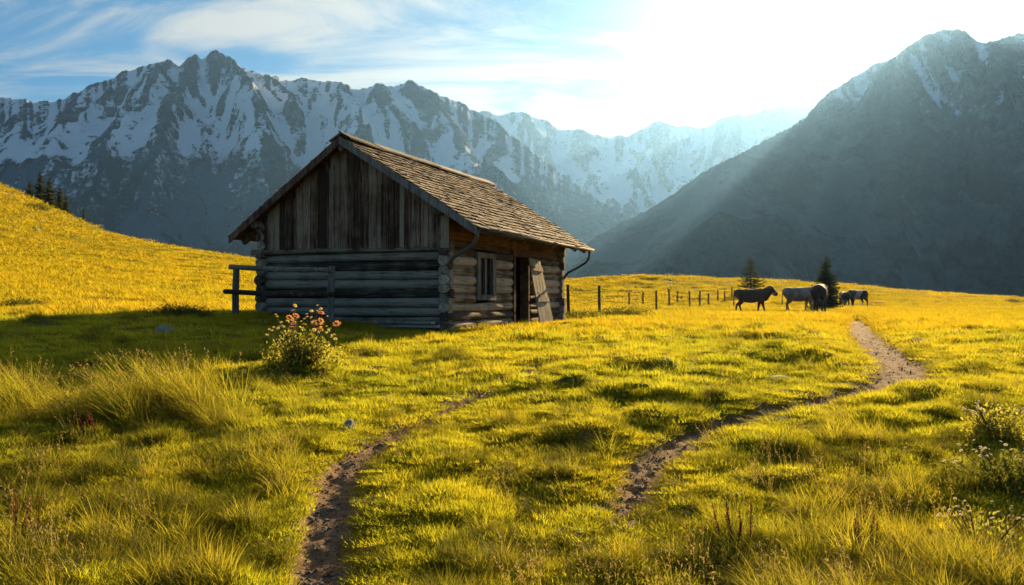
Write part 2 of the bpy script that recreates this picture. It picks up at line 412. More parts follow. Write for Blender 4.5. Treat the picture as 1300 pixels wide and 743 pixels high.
def path_dist(x, y):
    """distance to the nearest trail, in half-widths"""
    x = np.asarray(x, float); y = np.asarray(y, float); best = np.full(x.shape, 9.0)
    for line, wd in PATHS:
        for i in range(len(line) - 1):
            a, b = line[i], line[i + 1]
            near = (np.abs(x - (a[0] + b[0]) / 2) < 3.5) & (np.abs(y - (a[1] + b[1]) / 2) < 3.5)
            if not near.any(): continue
            px, py = x[near] - a[0], y[near] - a[1]; e = b - a; L = max(e @ e, 1e-9)
            u = np.clip((px * e[0] + py * e[1]) / L, 0, 1)
            d = np.hypot(px - u * e[0], py - u * e[1]) / (0.5 * (wd[i] * (1 - u) + wd[i + 1] * u) + 0.02)
            best[near] = np.minimum(best[near], d)
    return best

HUT_C = np.array([-1.49, 19.0]); HUT_A = R(67.8); HU = np.array([math.cos(HUT_A), math.sin(HUT_A)]); HW = np.array([-HU[1], HU[0]])
HUT_Z = 0.85
def hut_local(x, y):
    dx, dy = np.asarray(x) - HUT_C[0], np.asarray(y) - HUT_C[1]
    return dx * HU[0] + dy * HU[1], dx * HW[0] + dy * HW[1]
def in_hut(x, y, m=0.0):
    u, v = hut_local(x, y); return (u > -m) & (u < 7.7 + m) & (v > -m) & (v < 5.06 + m)

def height(x, y, pd=None):
    x = np.asarray(x, float); y = np.asarray(y, float)
    if pd is None: pd = path_dist(x, y)
    z = macro(x, y)
    wx = x + 0.25 * perlin(x * 0.7, y * 0.7, 31); wy = y + 0.25 * perlin(x * 0.7 + 9, y * 0.7, 32)
    near = 1 - ss(22, 48, y)
    big = np.abs(perlin(wx / 1.25, wy / 0.95, 3)); mid = np.abs(perlin(wx / 0.55, wy / 0.42, 4)); sm = perlin(wx / 0.2, wy / 0.2, 5)
    roll = fbm(x / 3.5, y / 3.0, 3, 0.5, 6)
    patch = 0.55 + 0.45 * ss(-0.25, 0.3, perlin(x / 4.5, y / 4.0, 8))
    keep = ss(0.9, 2.6, pd)
    hum = patch * (0.15 * big + 0.15 * mid) + 0.012 * sm - 0.05
    z = z + near * (hum * keep + 0.10 * roll * ss(0.5, 2.0, pd))
    far = ss(25, 60, y)
    z = z + far * (0.30 * fbm(x / 6.0, y / 4.5, 4, 0.6, 21))
    z = z - 0.075 * (1 - ss(0.55, 1.35, pd)) + (1 - keep) * near * 0.03 * perlin(x / 0.13, y / 0.13, 41) * (y < 40)
    u, v = hut_local(x, y)
    edge = ss(1.6, 0.2, np.maximum(np.maximum(-u, u - 7.7), np.maximum(-v, v - 5.06)))   # level the mounds at the walls
    z = z * (1 - edge) + (macro(x, y) + 0.01) * edge
    return z

def hz(x, y): return float(height(np.array([x]), np.array([y]))[0])

fine = np.radians(np.linspace(-46, 46, 760))
ang = np.concatenate([np.radians(np.linspace(-180, -46, 60)[:-1]), fine, np.radians(np.linspace(46, 180, 60)[1:])])
rad = np.concatenate([[0.05, 0.8], np.geomspace(1.6, 160, 620), np.geomspace(160, 16000, 60)[1:]])
RR, AA = np.meshgrid(rad, ang, indexing='ij')
X, Y = RR * np.sin(AA), RR * np.cos(AA)
PD = path_dist(X.ravel(), Y.ravel()); Z = height(X.ravel(), Y.ravel(), PD)
soilm = 1 - ss(0.75, 1.15, PD + 0.35 * perlin(X.ravel() / 0.16, Y.ravel() / 0.16, 51))
thin = (1 - ss(12, 24, Y.ravel())) * ss(0.30, 0.52, fbm(X.ravel() / 1.3, Y.ravel() / 1.0, 4, 0.6, 61)) * 0.7
soilm = np.clip(np.maximum(soilm, thin), 0, 1)
ground = link('ground', np_mesh('ground', np.stack([X.ravel(), Y.ravel(), Z], 1), grid_faces(len(rad), len(ang))[:, ::-1], True, {'soil': soilm}), M['ground'])
tag(ground, kind='structure')

# ------------------------------------------------------------------ mountains (real relief, several kilometres off)
def blur(v, n):
    if n < 1: return v
    k = np.exp(-0.5 * (np.arange(-3 * n, 3 * n + 1) / n) ** 2); k /= k.sum()
    return np.convolve(np.pad(v, 3 * n, mode='edge'), k, 'valid')

def mountain(name, prof, D0, depth, foot_z, cols, rows, seed, mat, amp, cell, treeline, snowline, dshift=None, jag=1.0, px0=None, px1=None, snow_bias=0.0, shape=1.25, lowsnow=1.0, spurs=(), cliffs=0.6):
    px = np.array([q[0] for q in prof], float); py = np.array([q[1] for q in prof], float)
    u = np.linspace(px[0] if px0 is None else px0, px[-1] if px1 is None else px1, cols)
    crest_px = np.interp(u, px, py)
    crest_px = blur(crest_px, 2) - jag * (2.2 * perlin(u / 16.0, u * 0 + seed, seed) + 1.3 * perlin(u / 6.0, u * 0 + seed + 3, seed + 1) + 0.7 * perlin(u / 2.6, u * 0 + seed + 7, seed + 2))
    Dc = D0 + 0.10 * D0 * fbm(u / 170.0, u * 0 + 1.7 + seed, 3, 0.5, seed + 5)
    if dshift is not None: Dc = Dc + np.interp(u, dshift[0], dshift[1])
    zc = EYE + (HY - crest_px) / FPX * Dc
    back = 0.5
    tv = np.concatenate([np.linspace(0, 1, int(rows * 0.8)), 1 + np.linspace(0, back, rows - int(rows * 0.8) + 1)[1:]])
    T, U = np.meshgrid(tv, u, indexing='ij')
    DC = np.broadcast_to(Dc, T.shape)
    D = DC - depth + depth * T
    Xm = (U - CX) / FPX * D
    lev = [zc, blur(zc, 6), blur(zc, 18), blur(zc, 45), blur(zc, 90)]
    down = np.clip(1 - T, 0, 1); fidx = np.clip(down * 5.5, 0, 3.999); i0 = fidx.astype(int); fr = fidx - i0
    stack = np.stack(lev); cidx = np.broadcast_to(np.arange(cols), T.shape)
    zs = stack[i0, cidx] * (1 - fr) + stack[np.minimum(i0 + 1, 4), cidx] * fr
    zs = np.where(T > 1, np.broadcast_to(zc, T.shape), zs)
    tt = np.clip(T, 0, 1)
    Zm = foot_z + (zs - foot_z) * tt ** shape
    Zm = Zm - np.where(T > 1, (zs - foot_z) * np.clip((T - 1) / back, 0, 1) ** 0.9, 0)
    span = zs - foot_z
    shear = 1.1 * fbm(Xm / (cell * 2.6), D / (cell * 3.0), 2, 0.5, seed + 90)
    wx = Xm + shear * (DC - D) + cell * 0.40 * fbm(Xm / cell, D / cell, 4, 0.55, seed + 40); wy = D + cell * 0.40 * fbm(Xm / cell + 4, D / cell, 4, 0.55, seed + 44)
    rg = ridged(wx / cell, wy / (cell * 1.7), 5, 0.38, seed + 60) - 0.5
    rg2 = ridged(wx / (cell * 0.30), wy / (cell * 0.42), 5, 0.55, seed + 70) - 0.5
    env = np.clip(4.2 * tt * (1 - tt) ** 0.85, 0, 1) * (T <= 1) + 0.25 * (T > 1)
    lip = ss(0.995, 0.93, tt)
    Zm = Zm + span * amp * (rg * env)
    for pts, hgt, wid in spurs:                               # buttresses running down from the peaks: (photo x, share of the slope)
        q = np.array(pts, float); best = np.full(T.shape, 9.0)
        su = 0.010                                            # slope share to pixel scale for the distance
        Uw = U + 14 * perlin(Xm / (cell * .5), D / (cell * .5), seed + 95) + 5 * perlin(Xm / (cell * .15), D / (cell * .15), seed + 96)
        for (ax, at_), (bx, bt) in zip(q, q[1:]):
            tm = np.clip((tt - at_) / (bt - at_ + 1e-9), 0, 1); best = np.where((tt <= at_ + 1e-6) & (tt >= bt), np.abs(Uw - (ax + (bx - ax) * tm)), best * 1.0 if False else best)
        best = np.where(best == 9.0, 999.0, best)
        wv = wid * (0.6 + 1.2 * (1 - tt))
        fade = ss(1.0, 0.93, tt) * ss(q[-1, 1], q[-1, 1] + 0.18, tt)
        Zm = Zm + span * hgt * np.clip(1 - best / wv, 0, 1) ** 1.15 * fade
    def soft(v, k):
        for _ in range(k): v = (v + np.roll(v, 1, 1) + np.roll(v, -1, 1) + np.roll(v, 1, 0) + np.roll(v, -1, 0)) / 5
        return v
    gy, gx = np.gradient(Zm); dx = np.gradient(Xm, axis=1); dD = np.gradient(D, axis=0)
    slope = np.hypot(gx / np.maximum(np.abs(dx), 1e-3), gy / np.maximum(np.abs(dD), 1e-3))
    h = (Zm - foot_z) / max(1.0, float(zc.max() - foot_z))
    conc = soft(np.gradient(np.gradient(Zm, axis=1), axis=1) / np.maximum(dx, 1e-3) ** 2, 6); slope = soft(slope, 4)
    hn = h + 0.11 * fbm(Xm / (cell * 0.45), D / (cell * 0.6), 5, 0.6, seed + 80) + .03 * (ridged(wx / (cell * .3), wy / cell, 3, .5, seed + 82) - .5)
    cliff = cliffs * ss(0.62, 0.90, tt + 0.16 * fbm(Xm / (cell * .45), D / cell, 4, .55, seed + 87))   # steep headwalls under the crest hold less snow
    fine = ridged(wx / (cell * .22), wy / (cell * .40), 5, .6, seed + 70) - .5
    snow = 0.70 + 0.95 * (0.80 - slope) - cliff + 0.60 * fbm(Xm / (cell * .55) + 1.5 * shear, D / (cell * .8), 5, 0.62, seed + 85) - .38 * fine + np.clip(conc * cell * 0.10, -0.35, 0.5) + snow_bias
    snow = np.clip(.5 + (snow - .5) * .62, 0.02, .98) * ss(snowline - 0.05, snowline + 0.04, hn)
    bare = 1 - ss(.35, .65, snow)
    Zm = Zm + span * amp * 0.42 * fine * (.12 + .88 * soft(bare, 2)) * np.clip(env + .08, 0, 1) * lip * np.where(hn > treeline, 1, .35)
    # nothing in front of the crest may stand above the traced skyline
    lim = EYE + (HY - np.broadcast_to(crest_px, T.shape) - 1.0) / FPX * D
    Zm = np.where(T < 0.985, np.minimum(Zm, lim - 4 * down), Zm)
    streak = ss(0.50, 0.80, np.clip(conc * cell * 0.10, 0, 1)) * ss(treeline - 0.30, treeline - 0.05, hn) * lowsnow
    woodm = 1 - ss(treeline - 0.035, treeline + 0.035, hn)
    woodm = woodm * (1 - streak); snow = np.maximum(snow, streak * 0.7)
    V = np.stack([Xm.ravel(), D.ravel(), Zm.ravel()], 1)
    o = link(name, np_mesh(name, V, grid_faces(len(tv), cols), True, {'snow': snow.ravel(), 'wood': woodm.ravel()}), mat)
    return tag(o, kind='structure')

LEFT = [(-420, 150), (-200, 142), (-60, 130), (0, 125), (30, 126), (50, 130), (75, 128), (95, 118), (110, 110), (125, 104), (140, 104), (152, 92), (170, 87), (190, 82), (205, 78),
        (215, 77), (222, 82), (228, 85), (235, 75), (245, 70), (250, 72), (258, 77), (264, 66), (270, 63), (280, 67), (292, 74), (305, 84), (318, 90), (335, 95), (355, 99), (372, 104),
        (385, 98), (395, 100), (408, 106), (420, 102), (432, 104), (445, 111), (455, 116), (465, 111), (478, 105), (488, 107), (497, 111), (508, 107), (521, 103), (530, 106), (545, 113),
        (560, 122), (585, 131), (600, 139), (625, 152), (650, 172), (690, 205), (740, 240), (800, 280), (880, 330), (960, 372)]
FAR = [(480, 165), (560, 150), (600, 148), (612, 140), (620, 142), (633, 147), (650, 143), (665, 142), (680, 150), (695, 153), (706, 163), (715, 166), (735, 163), (750, 170), (775, 175), (785, 171),
       (797, 174), (806, 168), (818, 163), (828, 155), (840, 155), (860, 160), (890, 162), (905, 160), (912, 150), (925, 147), (945, 146), (960, 143), (975, 138), (1000, 135), (1030, 137), (1070, 125), (1130, 120), (1250, 130)]
RIGHT = [(560, 420), (640, 392), (700, 362), (725, 340), (745, 308), (770, 293), (800, 278), (830, 262), (850, 249), (900, 214), (940, 195), (1000, 163), (1020, 152), (1040, 128), (1060, 111), (1080, 101),
         (1100, 88), (1140, 70), (1150, 60), (1165, 50), (1185, 41), (1200, 37), (1215, 36), (1228, 42), (1245, 55), (1262, 52), (1280, 46), (1300, 42), (1400, 18), (1500, 35), (1800, 90)]
MM_L = mountain_mat('snowy_rock_massif', (0.026, 0.040, 0.056), (0.12, 0.155, 0.195), (0.020, 0.050, 0.068))  # blue of the distant air put into the rock and forest colours
MM_F = mountain_mat('far_snowy_range', (0.07, 0.08, 0.09), (0.19, 0.20, 0.21), (0.04, 0.05, 0.05))
MM_R = mountain_mat('dark_wooded_mountain', (0.035, 0.036, 0.04), (0.12, 0.115, 0.11), (0.020, 0.034, 0.040))
SPURS_L = [([(268, 1), (285, .86), (318, .70), (345, .52), (392, .36), (410, .2)], .10, 46), ([(246, 1), (236, .85), (228, .68), (190, .50), (165, .3)], .075, 34), ([(205, 1), (196, .85), (160, .66), (118, .48), (80, .3)], .08, 40),
           ([(110, 1), (88, .8), (45, .6), (10, .4)], .05, 36), ([(420, 1), (436, .82), (455, .62), (486, .42), (500, .25)], .07, 38), ([(525, 1), (556, .84), (610, .62), (665, .42), (720, .2)], .10, 48), ([(480, 1), (490, .85), (510, .72), (560, .5), (600, .3)], .06, 30),
           ([(335, 1), (352, .86), (375, .72), (400, .6)], .05, 24), ([(-100, 1), (-130, .7), (-160, .4)], .07, 50), ([(300, .75), (262, .56), (248, .4), (240, .22)], .05, 34)]
SPURS_F = [([(668, 1), (690, .8), (730, .5), (760, .2)], .07, 40), ([(850, 1), (838, .8), (800, .5), (790, .25)], .08, 46), ([(735, 1), (742, .8), (770, .5)], .05, 30), ([(925, 1), (905, .75), (870, .45), (840, .2)], .08, 46), ([(990, 1), (975, .7), (940, .4)], .06, 40)]
SPURS_R = [([(1205, 1), (1160, .8), (1100, .55), (1050, .25)], .09, 70), ([(1290, 1), (1270, .8), (1245, .55), (1230, .3)], .08, 60), ([(1080, 1), (1040, .75), (990, .45), (950, .2)], .06, 60), ([(960, 1), (925, .7), (890, .4), (860, .2)], .05, 50)]
mountain('snowy_mountain', LEFT, 3400, 1900, -120, 1100, 380, 3, MM_L, 0.20, 760, 0.44, 0.47, spurs=SPURS_L, snow_bias=0.50, lowsnow=.65, jag=1.5)
mountain('far_mountain', FAR, 6200, 2300, -300, 700, 220, 23, MM_F, 0.17, 900, 0.20, 0.24, jag=0.6, snow_bias=0.30, spurs=SPURS_F, cliffs=0.3)
mountain('wooded_mountain', RIGHT, 2300, 1300, -170, 1000, 320, 43, MM_R, 0.25, 460, 0.60, 0.58, dshift=([560, 745, 1200, 1800], [-700, -350, 300, 300]), jag=1.0, snow_bias=-0.22, shape=1.1, lowsnow=0.35, spurs=SPURS_R, cliffs=0.1)

# haze: one even box of air round everything
hm, t, out = newmat('mountain_haze')
pv = t.n('ShaderNodeVolumePrincipled'); pv.inputs['Color'].default_value = (0.22, 0.465, 0.94, 1); pv.inputs['Density'].default_value = 5.3e-5
pv.inputs['Anisotropy'].default_value = 0.64; t.l(pv.outputs[0], out.inputs['Volume'])
hb = MB(); hb.box((-16500, -16500, -420), (16500, 16500, 1650))
tag(hb.build('haze', hm), kind='stuff')
# ------------------------------------------------------------------ log cabin (local x = along the side wall, away; y = along the gable, to the left)
hut = empty('log_cabin', (HUT_C[0], HUT_C[1], HUT_Z), HUT_A)
tag(hut, 'old weathered log cabin with shingle roof and boarded gable standing in the meadow', 'cabin')
WL, WW = 7.7, 5.06
RIDGE_Z, RIDGE_Y = 4.44, 2.53
EY0, EZ0, EY1, EZ1 = -0.97, 2.23, 5.74, 2.22
RX0, RX1 = -0.48, 8.05
def roof_z(y): return RIDGE_Z + (EZ0 - RIDGE_Z) * (RIDGE_Y - y) / (RIDGE_Y - EY0) if y < RIDGE_Y else RIDGE_Z + (EZ1 - RIDGE_Z) * (y - RIDGE_Y) / (EY1 - RIDGE_Y)
CH, LR = 0.215, 0.116
WIN = (1.41, 2.50, 0.67, 1.73); DOOR = (3.86, 4.86, -0.45, 1.80)

gw = MB(); bw = MB()
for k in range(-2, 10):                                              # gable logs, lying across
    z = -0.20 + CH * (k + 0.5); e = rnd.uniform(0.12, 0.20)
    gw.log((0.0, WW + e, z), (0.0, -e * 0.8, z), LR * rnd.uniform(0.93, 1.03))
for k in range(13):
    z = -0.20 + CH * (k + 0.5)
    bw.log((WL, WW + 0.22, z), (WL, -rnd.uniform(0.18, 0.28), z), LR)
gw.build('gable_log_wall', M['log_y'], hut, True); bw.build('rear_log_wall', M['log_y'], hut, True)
sw = MB(); lw = MB()
for k in range(-2, 10):                                              # side logs, cut at the window and the door
    z = -0.20 + CH * k; cuts = []
    tone = rnd.random(); r = LR * rnd.uniform(0.94, 1.03)
    if WIN[2] - 0.06 < z < WIN[3] + 0.06: cuts.append((WIN[0] + 0.03, WIN[1] - 0.03))
    if z < DOOR[3] + 0.04: cuts.append((DOOR[0] + 0.02, DOOR[1] - 0.02))
    xs = [-rnd.uniform(0.12, 0.22)] + [q for c in cuts for q in c] + [WL + rnd.uniform(0.18, 0.30)]
    for a, b in zip(xs[0::2], xs[1::2]): sw.log((a, 0, z), (b, 0, z), r, tone + rnd.uniform(-.08, .08))
for k in range(13):
    z = -0.20 + CH * k; lw.log((-rnd.uniform(0.2, 0.3), WW, z), (WL + 0.25, WW, z), LR)
sw.build('side_log_wall', M['log_x'], hut, True); lw.build('side_log_wall', M['log_x'], hut, True)
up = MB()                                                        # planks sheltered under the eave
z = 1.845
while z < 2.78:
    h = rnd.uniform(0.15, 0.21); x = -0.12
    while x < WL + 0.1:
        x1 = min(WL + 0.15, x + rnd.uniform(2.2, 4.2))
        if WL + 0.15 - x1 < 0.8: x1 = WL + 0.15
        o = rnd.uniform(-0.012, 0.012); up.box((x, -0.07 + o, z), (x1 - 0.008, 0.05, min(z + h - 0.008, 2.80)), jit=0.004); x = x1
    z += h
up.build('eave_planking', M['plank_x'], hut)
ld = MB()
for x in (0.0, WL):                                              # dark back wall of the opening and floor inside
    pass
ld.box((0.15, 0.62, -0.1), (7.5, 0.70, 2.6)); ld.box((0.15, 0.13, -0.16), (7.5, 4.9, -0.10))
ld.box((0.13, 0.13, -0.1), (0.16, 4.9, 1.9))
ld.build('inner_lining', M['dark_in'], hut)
gl = MB()                                                        # rear gable above the logs
gl.add([(WL, 0.0, 2.55), (WL, WW, 2.55), (WL, WW, roof_z(WW) - .1), (WL, RIDGE_Y, RIDGE_Z - .12), (WL, 0, roof_z(0) - .1), (WL - .05, 0.0, 2.55), (WL - .05, WW, 2.55), (WL - .05, WW, roof_z(WW) - .1), (WL - .05, RIDGE_Y, RIDGE_Z - .12), (WL - .05, 0, roof_z(0) - .1)],
       [(0, 1, 2, 3, 4), (9, 8, 7, 6, 5), (0, 5, 6, 1), (1, 6, 7, 2), (2, 7, 8, 3), (3, 8, 9, 4), (4, 9, 5, 0)])
gl.build('rear_gable', M['board_z'], hut)
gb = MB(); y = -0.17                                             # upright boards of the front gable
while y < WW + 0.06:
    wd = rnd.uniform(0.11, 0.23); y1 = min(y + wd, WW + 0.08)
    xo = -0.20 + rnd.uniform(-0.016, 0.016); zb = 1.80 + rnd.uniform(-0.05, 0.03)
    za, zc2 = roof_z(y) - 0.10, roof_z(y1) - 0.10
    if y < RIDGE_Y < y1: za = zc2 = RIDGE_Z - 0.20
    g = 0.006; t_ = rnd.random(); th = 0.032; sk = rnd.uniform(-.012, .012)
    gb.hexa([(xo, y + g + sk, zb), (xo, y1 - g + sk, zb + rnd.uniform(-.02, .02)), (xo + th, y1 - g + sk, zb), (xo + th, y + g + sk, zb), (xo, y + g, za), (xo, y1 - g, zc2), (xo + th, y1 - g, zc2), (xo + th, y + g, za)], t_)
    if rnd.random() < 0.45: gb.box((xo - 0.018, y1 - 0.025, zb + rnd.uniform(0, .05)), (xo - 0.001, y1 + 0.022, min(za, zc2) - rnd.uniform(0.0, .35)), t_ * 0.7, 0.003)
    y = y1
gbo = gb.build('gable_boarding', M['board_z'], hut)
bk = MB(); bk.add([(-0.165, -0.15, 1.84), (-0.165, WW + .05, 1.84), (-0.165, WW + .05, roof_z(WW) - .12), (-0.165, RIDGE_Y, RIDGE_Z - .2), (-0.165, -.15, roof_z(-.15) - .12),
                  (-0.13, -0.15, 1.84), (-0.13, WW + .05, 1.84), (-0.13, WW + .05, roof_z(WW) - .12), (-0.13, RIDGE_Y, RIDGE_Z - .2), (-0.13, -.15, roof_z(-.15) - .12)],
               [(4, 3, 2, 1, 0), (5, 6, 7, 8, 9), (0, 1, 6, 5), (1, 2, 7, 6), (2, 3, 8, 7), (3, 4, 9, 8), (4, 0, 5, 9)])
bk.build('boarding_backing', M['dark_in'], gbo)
pl = MB(); pl.log((-0.13, WW + 0.3, 1.80), (-0.13, -0.22, 1.80), 0.075); pl.build('sill_pole', M['log_y'], hut, True)

# window
wf = MB(); x0, x1, z0, z1 = WIN; fw = 0.13
wf.box((x0 - .05, -0.155, z0 - .06), (x1 + .05, -0.03, z0 + .07), .4, .004); wf.box((x0 - .04, -0.150, z1 - .08), (x1 + .04, -0.03, z1 + .05), .6, .004)
wf.box((x0 - .02, -0.145, z0 + .071), (x0 + fw + .05, -0.03, z1 - .081), .5, .003); wf.box((x1 - fw - .05, -0.145, z0 + .071), (x1 + .02, -0.03, z1 - .081), .55, .003)
win = wf.build('window', M['grey_z'], hut)
gp = MB(); gp.box((x0 + .15, -0.055, z0 + .05), (x1 - .15, -0.045, z1 - .06)); gp.build('pane', M['glass'], win)
mu = MB(); mx = (x0 + x1) / 2; mu.box((mx - .045, -0.115, z0 + .07), (mx + .045, -0.05, z1 - .08), .5); mu.build('mullion', M['grey_z'], win)
# door opening, frame and leaf
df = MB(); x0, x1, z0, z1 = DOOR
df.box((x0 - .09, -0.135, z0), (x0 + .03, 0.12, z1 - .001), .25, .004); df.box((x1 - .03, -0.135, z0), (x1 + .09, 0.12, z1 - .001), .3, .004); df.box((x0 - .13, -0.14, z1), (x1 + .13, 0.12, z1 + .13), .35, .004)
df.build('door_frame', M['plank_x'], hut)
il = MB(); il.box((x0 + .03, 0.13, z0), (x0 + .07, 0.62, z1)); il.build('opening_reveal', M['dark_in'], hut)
dl = MB()                                                        # a loose plank door pushed open against the wall
def dpt(s, v, o=0.0):                                           # s across 0..1, v up 0..1
    bx, tx = 4.98 + 1.02 * s, 4.74 + 0.86 * s
    return (bx * (1 - v) + tx * v, (-0.46 - 0.05 * s) * (1 - v) + (-0.155 - .015 * s) * v - o, (-0.30) * (1 - v) + (1.80 - 0.06 * s) * v)
edges = [0, .27, .5, .76, 1.0]
for a, b in zip(edges, edges[1:]):
    tn = rnd.random(); lo, hi = rnd.uniform(0, .02), 1 - rnd.uniform(0, .025)
    dl.hexa([dpt(a + .008, lo, .035), dpt(b - .008, lo, .035), dpt(b - .008, lo), dpt(a + .008, lo), dpt(a + .008, hi, .035), dpt(b - .008, hi, .035), dpt(b - .008, hi), dpt(a + .008, hi)], tn)
dor = dl.build('door', M['door'], hut)
bt = MB()
for v in (0.44, 0.86):
    bt = MB(); bt.hexa([dpt(.03, v - .03, .065), dpt(.97, v - .02, .065), dpt(.97, v - .02, .037), dpt(.03, v - .03, .037), dpt(.03, v + .03, .065), dpt(.97, v + .04, .065), dpt(.97, v + .04, .037), dpt(.03, v + .03, .037)], .4)
    bt.build('batten', M['door'], dor)
hd = MB(); q = [Vector(dpt(.16, .47 + .06 * k, o)) for k, o in ((0, .037), (.1, .09), (.9, .09), (1, .037))]; hd.tube(q, .012, 6); hd.build('handle', M['iron'], dor, True)

# roof
rf = MB()
for (ya, za, yb, zb) in ((EY0, EZ0, RIDGE_Y, RIDGE_Z), (RIDGE_Y, RIDGE_Z, EY1, EZ1)):
    d = 0.10; d2 = 0.045
    rf.hexa([(RX0 + .03, ya, za - d), (RX1 - .03, ya, za - d), (RX1 - .03, yb, zb - d), (RX0 + .03, yb, zb - d), (RX0 + .03, ya, za - d2), (RX1 - .03, ya, za - d2), (RX1 - .03, yb, zb - d2), (RX0 + .03, yb, zb - d2)], .3)
roof = rf.build('roof', M['plank_x'], hut)
sh = MB()
for side in (0, 1):
    ye, ze = (EY0, EZ0) if side == 0 else (EY1, EZ1)
    run = Vector((0, RIDGE_Y - ye, RIDGE_Z - ze)); L = run.length; run.normalize(); nrm = Vector((0, -run.z, run.y)) if side == 0 else Vector((0, run.z * 1.0, -run.y))
    if nrm.z < 0: nrm = -nrm
    n = 21; ex = L / n
    for k in range(n + 1):
        x = RX0 - rnd.uniform(0, .03)
        sag = 0.0
        while x < RX1 + 0.01:
            if rnd.random() < .012: x += .12; continue
            wd = rnd.uniform(0.08, 0.27); xa, xb = x + .004, min(x + wd - .004, RX1 + rnd.uniform(0, .04))
            s0 = k * ex - 0.06 + rnd.uniform(-.022, .022) - (rnd.uniform(.03, .09) if rnd.random() < .06 else 0) - (0.03 if k == 0 else 0); s1 = min(s0 + ex * 2.0, L - 0.01)
            if s1 - s0 > .04:
                lift = rnd.uniform(0, .012); th = rnd.uniform(.020, .034); wv = 0.012 * math.sin(x * 1.3 + k * .3)
                def pt(xx, s, o): v = Vector((xx, ye, ze)) + run * s + nrm * o; return (v.x, v.y, v.z)
                b0, b1 = -.02 + wv + lift, -.042 + wv
                tw = rnd.uniform(-.008, .008)
                sh.hexa([pt(xa, s0, b0 + .022), pt(xb, s0, b0 + .022 + tw), pt(xb, s1, b1 + .010), pt(xa, s1, b1 + .010), pt(xa, s0, b0 + .022 + th), pt(xb, s0, b0 + .022 + th + tw), pt(xb, s1, b1 + .022), pt(xa, s1, b1 + .022)])
            x += wd
sh.build('shingles', M['shingle'], roof)
rc = MB(); x = RX0 - 0.03                                        # ridge boards, overlapping and broken
for x1, lift, tl in ((0.95, .05, .02), (2.3, .05, .0), (4.0, .045, -.01), (5.9, .035, .0), (8.05, .03, -.015)):
    for s in (-1, 1):
        wd = 0.30; dz = wd * 0.6
        a0, a1 = x + rnd.uniform(-.03, .03), x1 + rnd.uniform(.04, .16)
        zr = RIDGE_Z + lift + (0.03 if s < 0 else 0)
        yy0, yy1 = RIDGE_Y - s * .02, RIDGE_Y + s * wd
        rc.hexa([(a0, yy0, zr - .02 + tl), (a1, yy0, zr - .02 - tl), (a1, yy1, zr - dz - tl), (a0, yy1, zr - dz + tl), (a0, yy0, zr + .025 + tl), (a1, yy0, zr + .025 - tl), (a1, yy1, zr - dz + .035 - tl), (a0, yy1, zr - dz + .035 + tl)])
    x = x1
rc.build('ridge_board', M['grey_x'], roof)
for side, mt in ((0, 'grey_z'), (1, 'grey_z')):                   # barge boards on the front verge
    ye, ze = (EY0 - .02, EZ0 - .012) if side == 0 else (EY1 + .02, EZ1 - .012)
    b = MB(); xo = RX0 - .045
    b.hexa([(xo, ye, ze - .19), (xo + .04, ye, ze - .19), (xo + .04, RIDGE_Y, RIDGE_Z - .19), (xo, RIDGE_Y, RIDGE_Z - .19), (xo, ye, ze - .0), (xo + .04, ye, ze - .0), (xo + .04, RIDGE_Y, RIDGE_Z - .0), (xo, RIDGE_Y, RIDGE_Z - .0)], .75 if side == 0 else .35)
    b.build('barge_board', M['board_z' if side else 'grey_z'], roof)
for x in (0.45, 1.55, 2.6, 3.65, 4.7, 5.75, 6.8, 7.7):            # rafter tails under both eaves
    b = MB(); sl_ = (RIDGE_Z - EZ0) / (RIDGE_Y - EY0)
    b.beam((x, EY0 + .06, EZ0 - .165 + .02), (x, .3, EZ0 - .165 + .02 + sl_ * (.24 - EY0)), .09, .11); b.build('rafter', M['grey_x'], roof)
    b = MB(); sl_ = (RIDGE_Z - EZ1) / (EY1 - RIDGE_Y)
    b.beam((x - .5, EY1 - .04, EZ1 - .165), (x - .5, 4.7, EZ1 - .165 + sl_ * (EY1 - .04 - 4.7)), .10, .12); b.build('rafter', M['grey_x'], roof)
for yy in (0.0, RIDGE_Y, WW):                                     # purlin ends carrying the verge
    b = MB(); b.log((RX0 + .03, yy, roof_z(yy) - .24), (1.2, yy, roof_z(yy) - .24), .09); b.build('purlin', M['log_x'], roof, True)
fa = MB(); fa.box((RX0 + .1, EY0 - .03, EZ0 - .135), (RX1 - .02, EY0 + .005, EZ0 - .045), .5, .004); fa.build('eave_board', M['plank_x'], roof)
gt = MB()                                                        # eave gutter and its bent pipes
gt.tube([(RX0 + .02, EY0 - .075, EZ0 - .065), (3.5, EY0 - .08, EZ0 - .075), (RX1 + .05, EY0 - .075, EZ0 - .07)], .05, 8, .5, squash=.8); gt.build('gutter', M['grey_x'], roof, True)
for pts, rr, mt in (([(RX0 + .02, EY0 - .02, EZ0 - .10), (RX0 + .02, EY0 + .0, EZ0 - .26), (RX0 + .06, EY0 + .12, EZ0 - .42), (RX0 + .12, EY0 + .40, EZ0 - .55), (-.27, EY0 + .66, EZ0 - .66), (-.2, -.17, 1.44)], .045, 'pipe'),
                    ([(RX1 - .05, EY0 + .02, EZ0 - .10), (RX1 - .05, EY0 + .03, EZ0 - .30), (RX1 - .06, EY0 + .12, EZ0 - .46), (RX1 - .08, EY0 + .40, EZ0 - .62), (RX1 - .16, EY0 + .70, EZ0 - .78), (WL + .12, -.14, 1.22)], .036, 'iron')):
    f = np.linspace(0, len(pts) - 1, 20); q = np.array(pts); line = [tuple(np.interp(f_, range(len(pts)), q[:, c]) for c in range(3)) for f_ in f]
    b = MB(); b.tube(line, rr, 8); b.build('drain_pipe', M[mt], hut, True)

